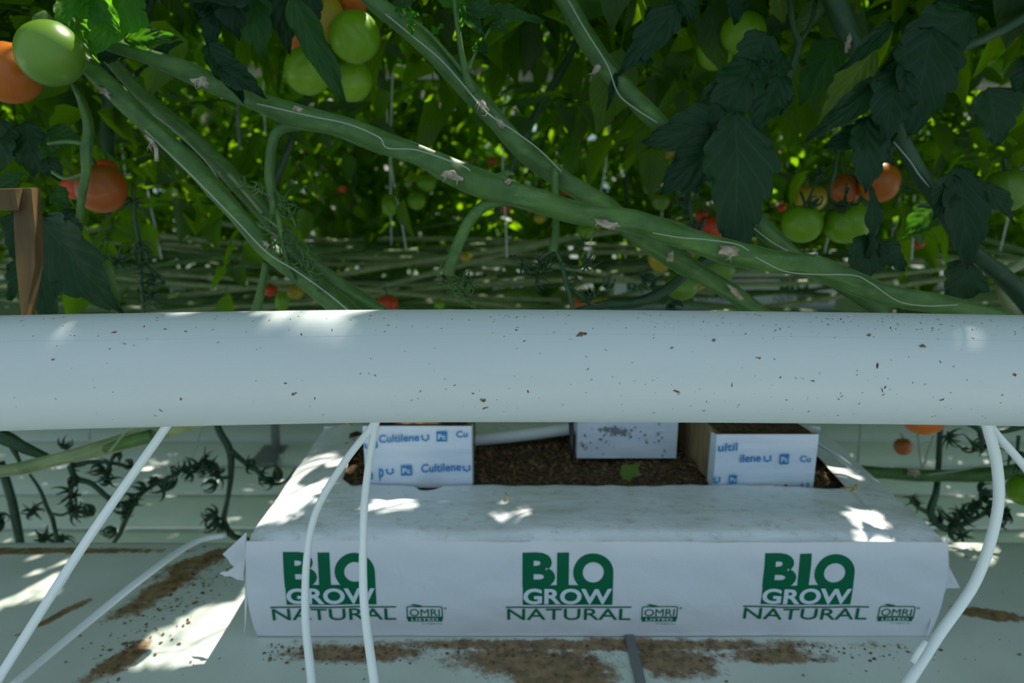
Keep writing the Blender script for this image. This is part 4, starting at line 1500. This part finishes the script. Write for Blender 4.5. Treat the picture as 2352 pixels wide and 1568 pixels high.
# light curled calyxes above the pipe
truss('wiry picked truss on the bent stalk below the thickest vine', [[(1032, 625, 16), (1035, 650, 10), (1060, 672, 7), (1085, 705, 6)], [(1035, 640, 8), (1065, 640, 6), (1090, 655, 5)], [(1020, 600, 5), (1010, 618, 4), (1005, 640, 3)]],
      [(1035, 645, 26), (1060, 645, 28), (1075, 650, 26), (1040, 670, 22), (1075, 690, 22), (1020, 650, 24), (1065, 660, 26)], .85, 'stem', wsep=.07)
truss('wiry picked truss hanging from the vine in the middle', [[(1272, 572, 14), (1245, 590, 6), (1235, 610, 5)], [(1272, 575, 8), (1262, 600, 7), (1240, 625, 6)], [(1290, 605, 8), (1320, 615, 7), (1345, 610, 6)], [(1300, 650, 8), (1335, 680, 6), (1350, 700, 5)]],
      [(1240, 605, 30), (1225, 625, 32), (1250, 620, 24), (1235, 640, 26), (1345, 610, 26), (1325, 640, 22), (1350, 690, 28), (1180, 590, 18), (1200, 610, 26), (1395, 660, 30), (1340, 560, 20)], .88, 'stem_dark', wsep=.07)
truss('tangle of thin calyxes on the stalk left of the middle', [[(628, 470, 12), (640, 500, 12), (650, 560, 12), (665, 620, 10), (690, 660, 8)], [(620, 450, 7), (580, 430, 5), (540, 425, 4)], [(635, 460, 7), (660, 480, 6), (680, 520, 6)],
      [(655, 560, 8), (690, 570, 7), (700, 610, 6), (720, 640, 5)], [(650, 530, 8), (610, 500, 6), (590, 490, 4)]],
      [(600, 430, 26), (640, 450, 30), (655, 470, 28), (620, 520, 28), (665, 530, 28), (680, 560, 28), (650, 590, 28), (690, 600, 30), (710, 620, 28), (730, 640, 26), (660, 500, 26), (560, 430, 22), (740, 665, 24), (630, 560, 22)], .87, 'stem', wsep=.065)
truss('dark thin truss behind the middle right cluster of small tomatoes', [[(1575, 420, 9), (1585, 470, 9), (1590, 520, 7)], [(1555, 450, 7), (1600, 430, 6)], [(1545, 470, 6), (1620, 460, 5)], [(1620, 500, 10), (1600, 540, 10), (1570, 580, 6)]],
      [(1560, 460, 22), (1600, 440, 20), (1590, 520, 20), (1570, 575, 20), (1545, 700, 28), (1510, 690, 24), (1480, 640, 28), (1500, 660, 26)], 1.28, 'truss')
truss('thin dark truss above the two green tomatoes at right', [[(1925, 340, 9), (1915, 400, 9), (1905, 450, 8), (1925, 470, 8)], [(1880, 380, 7), (1870, 430, 6), (1850, 470, 6)], [(1945, 420, 6), (1943, 465, 6)]],
      [(1925, 470, 24), (1860, 470, 26), (1880, 400, 20), (2080, 432, 16)], 1.19, 'stem_dark')
truss('thin drooping truss in the dark left of the vines', [[(305, 420, 8), (310, 500, 9), (320, 560, 9), (325, 640, 8), (330, 720, 8)], [(320, 590, 6), (350, 620, 5), (380, 640, 4)], [(318, 580, 6), (280, 600, 5), (250, 590, 3)]],
      [(300, 460, 24), (320, 560, 26), (350, 640, 28), (375, 650, 26), (330, 610, 26), (270, 600, 24), (345, 680, 24)], 1.1, 'stem_dark')

# ------------------------------------------------------------------ foreground leaves
K = [0]


def FL(parent, base, tip, w_, **kw):
    K[0] += 1
    kw.setdefault('seed', 100 + K[0])
    return front_leaf(parent, base, tip, w_, **kw)


# lit leaves, upper left
FL(v1, (300, -25, .84), (215, 108, .80), 150, m='leaf_bright', tilt=(.1, -1, .2), fold=-.15, droop=.05)
FL(v1, (190, -50, .84), (255, 60, .80), 120, m='leaf_bright', tilt=(-.2, -1, .3))
FL(v1, (215, -40, .84), (120, 45, .80), 95, m='leaf_bright', tilt=(0, -1, .3))
FL(v1, (160, 20, .85), (215, 120, .82), 60, m='leaf_bright', tilt=(.4, -1, .1))
FL(v1, (285, 90, .85), (400, 80, .85), 62, m='leaf', tilt=(0, -1, .2))
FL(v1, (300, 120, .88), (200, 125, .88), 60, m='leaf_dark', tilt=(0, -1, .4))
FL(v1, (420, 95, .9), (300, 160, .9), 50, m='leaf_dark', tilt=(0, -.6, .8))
# leaves around the small lit shoot, top left centre
FL(v3, (470, -20, .92), (500, 60, .92), 90, tilt=(0, -1, .3))
FL(v3, (490, 10, .92), (480, 112, .92), 64, tilt=(.1, -1, .2))
FL(v3, (560, -60, .92), (600, 128, .92), 118, m='leaf', tilt=(0, -1, .3))
FL(v3, (520, -50, .90), (545, 92, .92), 100, tilt=(0, -1, .2))
FL(v3, (650, -70, .93), (655, 118, .94), 110, tilt=(-.2, -1, .2))
FL(v3, (420, -20, .90), (560, 0, .90), 60, tilt=(0, -1, .5))
FL(v3, (600, -10, .90), (480, 6, .90), 50, tilt=(0, -1, .4))
# the dark curled leaf over the thickest vine
FL(v3, (475, 100, .82), (560, 225, .81), 80, tilt=(.6, -1, .3), fold=.5)
FL(v3, (500, 150, .815), (605, 215, .81), 72, tilt=(-.2, -1, .6), fold=.5, bumpy=.003)
# long pointed leaf in front of the upper cluster
FL(v4, (670, -10, .90), (787, 235, .90), 84, m='leaf', tilt=(-.2, -1, .3), fold=.3, teeth=3)
FL(v4, (700, -40, .92), (730, 70, .92), 60, tilt=(.2, -1, .2))
FL(v4, (960, -30, .91), (885, 32, .90), 60, m='leaf', tilt=(0, -1, .4))
# young shoot leaves
for a in (((1040, 20, .88), (1000, -20, .88), 30), ((1062, 5, .87), (1110, 85, .87), 42), ((1070, 20, .87), (1150, 25, .86), 60), ((1105, 25, .88), (1250, 42, .88), 48), ((1130, 55, .88), (1165, 70, .87), 40),
          ((1100, 100, .87), (1120, 122, .87), 34), ((1112, 95, .87), (1085, 112, .87), 24), ((950, 45, .87), (938, 15, .87), 22), ((945, 46, .86), (944, 80, .86), 22), ((925, 32, .87), (905, 20, .87), 20),
          ((990, 80, .88), (1018, 55, .88), 20), ((1045, 30, .88), (1062, -10, .88), 26), ((930, 38, .86), (960, 30, .86), 18), ((1058, 60, .88), (1068, 35, .88), 14)):
    FL(v4, *a, m='leaf_bright' if a[2] < 32 else 'leaf', tilt=(random.uniform(-.4, .4), -1, .4), fold=.4)
# leaf diagonal right of the fifth vine
FL(v5, (1560, 10, .94), (1425, 165, .93), 92, tilt=(.2, -1, .3), teeth=4)
FL(v5, (1470, 130, .94), (1500, 140, .94), 40)
FL(v5, (1416, 165, .94), (1396, 250, .94), 22, tilt=(0, -1, .2))
FL(v5, (1550, -40, .95), (1598, 45, .95), 80)
FL(v5, (1600, -40, .98), (1480, 30, .98), 80)
FL(v5, (1700, -50, 1.0), (1690, 55, 1.0), 70)
FL(v5, (1780, -40, 1.03), (1805, 55, 1.05), 80, m='leaf_yellow')
# dark cluster: top leaflet, round pair, wing to the left, long pointed one down
FL(v5, (1765, 75, .93), (1690, 195, .92), 110)
FL(v5, (1800, 120, .93), (1740, 190, .91), 95)
FL(v5, (1770, 150, .92), (1600, 240, .90), 120, fold=.1)
FL(v5, (1730, 140, .92), (1640, 290, .88), 130, bumpy=.003)
FL(v5, (1790, 170, .92), (1735, 295, .89), 110, bumpy=.003)
FL(v5, (1800, 190, .93), (1795, 262, .92), 60)
FL(v5, (1700, 280, .90), (1475, 322, .92), 130, fold=.15, tilt=(0, -1, .2))
FL(v5, (1690, 300, .90), (1520, 440, .90), 150, fold=.15, tilt=(0, -1, .3), teeth=4)
FL(v5, (1690, 255, .88), (1705, 590, .86), 215, fold=.2, tilt=(.25, -1, .1), bumpy=.0035, teeth=6)
# upper right leaves
FL(v6, (2140, 60, .93), (2104, 302, .90), 185, fold=.2, tilt=(0, -1, .15), bumpy=.003)
FL(v6, (2230, 30, .95), (2040, 150, .93), 150, fold=.15, tilt=(0, -1, .3))
FL(v6, (2060, 160, .92), (2037, 316, .90), 130, fold=.25, tilt=(-.2, -1, .2), bumpy=.003)
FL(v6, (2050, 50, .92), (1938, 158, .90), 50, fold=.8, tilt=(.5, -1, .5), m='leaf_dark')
FL(v6, (2030, 180, .93), (1860, 320, .92), 70, fold=.7, tilt=(.5, -1, .6))
FL(v6, (2010, 110, .97), (1886, 272, .97), 90, m='leaf_yellow', fold=-.2, tilt=(-.6, -1, 0))
FL(v6, (1930, 90, 1.05), (1842, 235, 1.05), 120, m='leaf')
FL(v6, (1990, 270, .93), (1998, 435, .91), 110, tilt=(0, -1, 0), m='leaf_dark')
FL(v6, (1960, 290, .95), (2060, 375, .94), 90, tilt=(.2, -1, .1))
FL(v6, (2060, 290, .95), (1900, 330, .94), 100)
FL(v6, (2000, 425, .95), (2012, 590, .95), 60, tilt=(.5, -1, 0))
FL(v6, (2010, 540, .96), (1962, 655, .96), 120, tilt=(0, -1, 0))
FL(v6, (2020, 560, .96), (2085, 620, .96), 70)
FL(v6, (2150, 470, 1.1), (2080, 540, 1.1), 80, m='leaf')
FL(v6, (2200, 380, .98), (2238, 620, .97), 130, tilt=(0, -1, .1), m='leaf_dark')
FL(v6, (2190, 400, .98), (2150, 500, .97), 80)
FL(v6, (2260, 420, .98), (2340, 510, .97), 60)
FL(v6, (2230, 600, 1.0), (2180, 700, 1.0), 130, tilt=(0, -1, 0))
FL(v6, (2270, 200, 1.05), (2300, 330, 1.05), 150)
FL(v6, (2220, 20, 1.05), (2150, 0, 1.05), 120)
FL(v6, (2352, 60, 1.05), (2230, 0, 1.05), 120)
FL(v6, (2380, 130, 1.05), (2330, 220, 1.05), 90)
# left side leaves
FL(v13, (110, 300, .95), (185, 330, .95), 70, m='leaf')
FL(v13, (110, 360, .95), (135, 415, .95), 60, m='leaf_dark')
FL(v13, (130, 350, .96), (90, 330, .96), 60, m='leaf')
FL(v13, (120, 440, .93), (160, 470, .92), 58, m='leaf')
FL(v13, (100, 455, .93), (60, 500, .92), 44, m='leaf')
FL(v13, (60, 400, .93), (-40, 440, .92), 50, m='leaf')
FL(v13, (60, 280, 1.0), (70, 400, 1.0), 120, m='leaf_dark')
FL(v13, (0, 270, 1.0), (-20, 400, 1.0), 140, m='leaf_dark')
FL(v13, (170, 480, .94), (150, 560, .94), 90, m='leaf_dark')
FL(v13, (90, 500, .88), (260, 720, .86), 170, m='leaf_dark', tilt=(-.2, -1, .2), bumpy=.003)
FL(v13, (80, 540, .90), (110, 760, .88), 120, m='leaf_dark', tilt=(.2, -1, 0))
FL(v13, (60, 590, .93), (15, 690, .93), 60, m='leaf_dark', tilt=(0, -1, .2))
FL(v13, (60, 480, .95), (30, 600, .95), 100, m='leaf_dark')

# ------------------------------------------------------------------ setting further back
# hung pipe of the next row with its rod
b = MB()
b.tube([P(-1200, 156, 2.3), P(600, 160, 2.3), P(1100, 168, 2.3), P(2280, 192, 2.3), P(3800, 225, 2.3)], .0205, 20)
hp = obj('hung_pipe', b, M['offwhite'])
tag(hp, 'slim grey white pipe hung level among the leaves of the next row', 'pipe')
b = MB()
b.tube([P(535, -200, 2.2), P(538, 80, 2.2), P(544, 200, 2.25), P(550, 345, 2.3)], .0045, 8)
obj('hanger_rod', b, M['grey'], hp)

far_y = 2.97
build_gutter('growing_gutter', far_y - .12, far_y + .45, -6, 6, 'white gutter tray of the next row, behind the white pipe')
fb = make_bag(-0.13 + 1.0, far_y, False, 'white grow bag of the next row seen as white patches above the pipe', 'grow bags of the next row')


def copy_tree(o, dx, dy=0.0, dz=0.0, parent=None):
    n = o.copy()
    C.objects.link(n)
    if parent is None:
        n.location = o.location + Vector((dx, dy, dz))
    else:
        n.parent = parent
    for ch in list(o.children):
        copy_tree(ch, 0, 0, 0, n)
    return n


def shift_tree(root):
    return root


for k in (-4, -3, -2, -1, 1, 2, 3):
    copy_tree(fb, k * .985)

# glass reflection at far left, built as solid tan boards
b = MB()
pts = [(-30, 432), (72, 432), (80, 520), (82, 640), (64, 690), (58, 720), (48, 690), (34, 600), (28, 480), (-30, 480)]
dep = .745
stake = [(28, 432), (72, 432), (80, 520), (80, 610), (64, 700), (56, 790), (46, 700), (36, 600)]
fr_ = [P(x, y_, dep) for x, y_ in stake]
bk = [p + Vector((0, .014, 0)) for p in fr_]
n_ = len(fr_)
b.add([tuple(p) for p in fr_ + bk], [tuple(reversed(range(n_)))] + [tuple(n_ + i for i in range(n_))] + [(i, (i + 1) % n_, n_ + (i + 1) % n_, n_ + i) for i in range(n_)])
wt = thing('reflection_stake', 'tan pointed glass reflection built as a stake behind the pipe at the left picture edge', 'stake', P(56, 790, dep))
obj('reflection_board', b.mesh('reflection_board', False), M['reflection'], wt)
b = MB()
b.box((0, 0, 0), (.001, .001, .001))
b = MB()
p0, p1 = P(-60, 434, dep - .012), P(34, 484, dep - .012)
b.box((p0.x, p0.y, p1.z), (p1.x, p0.y + .012, p0.z))
obj('reflection_bar', b.mesh('reflection_bar', False), M['reflection'], wt)

# bundle of lowered stems lying along the next row
rn = random.Random(21)
G_LOW = 'lowered stems bundled along the next row'
for i in range(64):
    yy = rn.uniform(2.45, 2.85)
    z0 = rn.uniform(.52, .70) + .10 * (yy - 2.45) / .4
    xs = rn.uniform(-3.2, 1.2)
    L = rn.uniform(1.2, 2.8)
    sl_ = rn.gauss(0, .11)
    pts = [Vector((xs + L * t, yy + .04 * math.sin(t * 5 + i), z0 + sl_ * L * (t - .5) * (1 if t < .8 else 1.3) + .02 * math.sin(t * 7 + i * 2))) for t in np.linspace(0, 1, 7)]
    b = MB()
    b.tube(catmull(pts, 3), rn.uniform(.006, .0105), 7)
    tag(obj('lowered_stem', b, M[rn.choice(('stem_pale', 'stem_pale', 'stem', 'stem'))]), 'blurred green stem lying in the bundle along the next row', 'stem', G_LOW)

# pale strings added to the next row for white sun sparkle
rn = random.Random(77)
for i in range(22):
    x = -2.6 + 5.4 * (i + rn.uniform(.1, .9)) / 22
    yy = rn.uniform(2.2, 2.7)
    b = MB()
    b.tube(catmull([Vector((x, yy, .78)), Vector((x + rn.uniform(-.05, .05), yy, 1.3)), Vector((x + rn.uniform(-.2, .2), yy, 2.4))], 5), .0022, 5)
    tag(obj('sparkle_string', b, M['tube']), 'thin pale string added for sparkle among the leaves of the next row', 'string', 'strings of the next row')

# support post on the floor; its shadow is built as a dark plate
p = onZ(635, 1040, 0.0)
st = thing('gutter_stand', 'small support post and its shadow plate on the white floor left of the bag', 'stand', p)
b = MB()
b.box((p.x - .06, p.y - .12, 0.002), (p.x + .03, p.y + .05, .012))
obj('shadow_plate', b.mesh('shadow_plate', False), M['grey'], st)
b = MB()
b.tube([p + Vector((0, 0, .01)), p + Vector((.003, .03, .42))], .016, 10)
obj('post', b, M['grey'], st)


# ------------------------------------------------------------------ crop behind: plants with their own leaves
def crop_row(n_plants, x0, x1, ylo, yhi, zlo, zhi, nleaf, label, group, scale=(.8, 1.3), seed=1, stem_m='stem_dark'):
    rn = random.Random(seed)
    for i in range(n_plants):
        cx = x0 + (x1 - x0) * (i + .5) / n_plants + rn.uniform(-.05, .05)
        cy = (ylo + yhi) / 2
        t_ = thing('tomato_plant', label, 'tomato plant', (cx, cy, zlo), group)
        b = MB()
        pts = [Vector((cx + rn.uniform(-.08, .08) + .3 * (s - .5), cy + rn.uniform(-.06, .06), zlo + (zhi - zlo) * s)) for s in np.linspace(-.02, 1, 5)]
        b.tube(catmull(pts, 4), .008, 7)
        obj('stem', b, M[stem_m], t_)
        made = 0
        for k in range(nleaf * 3):
            if made >= nleaf:
                break
            p = Vector((cx + rn.gauss(0, (x1 - x0) / n_plants * .55), rn.uniform(ylo, yhi), rn.uniform(zlo, zhi)))
            s_ = rn.uniform(*scale)
            yaw = rn.uniform(0, 2 * math.pi)
            ctr = p + Vector((math.cos(yaw), math.sin(yaw), -.3)) * .13 * s_
            if not (keep_clear(ctr, .11 * s_) and ray_clear(ctr, .12 * s_)):
                continue
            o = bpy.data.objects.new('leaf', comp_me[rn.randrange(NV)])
            C.objects.link(o)
            o.parent = t_
            o.matrix_parent_inverse = Matrix.Translation(t_.location).inverted()
            o.location = p
            o.rotation_euler = (rn.gauss(0, .35), rn.gauss(.25, .35), yaw)
            o.scale = (s_, s_, s_)
            made += 1


crop_row(9, -1.9, 2.1, 1.30, 2.0, .98, 1.72, 58, 'dark leafy tomato plant just behind the leading vines', 'plants behind the leading vines', (.75, 1.15), 5)
crop_row(13, -3.4, 3.6, 2.55, 3.3, .86, 2.3, 80, 'leafy tomato plant in the next row', 'plants of the next row', (.8, 1.3), 6)


def joined_foliage(name, label, n, boxes, seed, m='leaf_back', scale=(.8, 1.3), check=True, dens=None):
    rn = random.Random(seed)
    vs_, fs, uvs = [], [], []
    off = 0
    made = 0
    for k in range(n * 4):
        if made >= n:
            break
        bx = boxes[rn.randrange(len(boxes))]
        p = Vector((rn.uniform(bx[0], bx[1]), rn.uniform(bx[2], bx[3]), rn.uniform(bx[4], bx[5])))
        s_ = rn.uniform(*scale)
        yaw = rn.uniform(0, 2 * math.pi)
        ctr = p + Vector((math.cos(yaw), math.sin(yaw), -.3)) * .13 * s_
        if check and not keep_clear(ctr, .07 * s_):
            continue
        made += 1
        A = np.array(Matrix.Rotation(yaw, 3, 'Z') @ Matrix.Rotation(rn.gauss(.25, .35), 3, 'Y') @ Matrix.Rotation(rn.gauss(0, .35), 3, 'X'))
        for v, f, uv in comp_low[rn.randrange(NV)]:
            vv = v @ A.T * s_ + np.array(p)
            if check:                       # single leaflets give way to the sun flecks
                m_ = Vector(vv.mean(0))
                if not ray_clear(m_, .028 * s_):
                    continue
            vs_.append(vv)
            fs.append((np.array([q for q in f]), off))
            uvs.append(np.array(uv))
            off += len(v)
    va = np.concatenate(vs_).astype(np.float32)
    fa = np.concatenate([f + o_ for f, o_ in fs]).astype(np.int32)
    me = bpy.data.meshes.new(name)
    me.vertices.add(len(va))
    me.vertices.foreach_set('co', va.ravel())
    me.loops.add(fa.size)
    me.loops.foreach_set('vertex_index', fa.ravel())
    me.polygons.add(len(fa))
    me.polygons.foreach_set('loop_start', np.arange(0, fa.size, 4, dtype=np.int32))
    me.polygons.foreach_set('use_smooth', np.ones(len(fa), dtype=bool))
    ul = me.uv_layers.new(name='UVMap')
    ul.data.foreach_set('uv', np.concatenate(uvs)[fa.ravel()].astype(np.float32).ravel())
    me.update(calc_edges=True)
    me.materials.append(M[m])
    o = bpy.data.objects.new(name, me)
    C.objects.link(o)
    tag(o, label, 'foliage', None, 'stuff')
    return o


joined_foliage('shade_canopy', 'unseen dense leaf canopy above the leading vines, shaped to block the sun', 3400, [(-2.3, 2.9, .95, 2.3, 1.45, 2.3)], 31)  # added out of view to block the sun, with gaps for sun patches
joined_foliage('row_foliage', 'dark mass of leaves further down the greenhouse', 7600, [(-4.5, 4.8, 3.3, 4.2, .7, 1.95)] * 5 + [(-6, 6.4, 4.6, 5.6, .5, 2.7)] * 7 + [(-8, 8.5, 6.2, 7.4, .4, 3.0)] * 5 + [(-4.2, 4.8, 2.6, 3.6, 2.0, 2.8)], 32, scale=(1.1, 1.7), check=False)  # last box: canopy added out of view to darken the next row
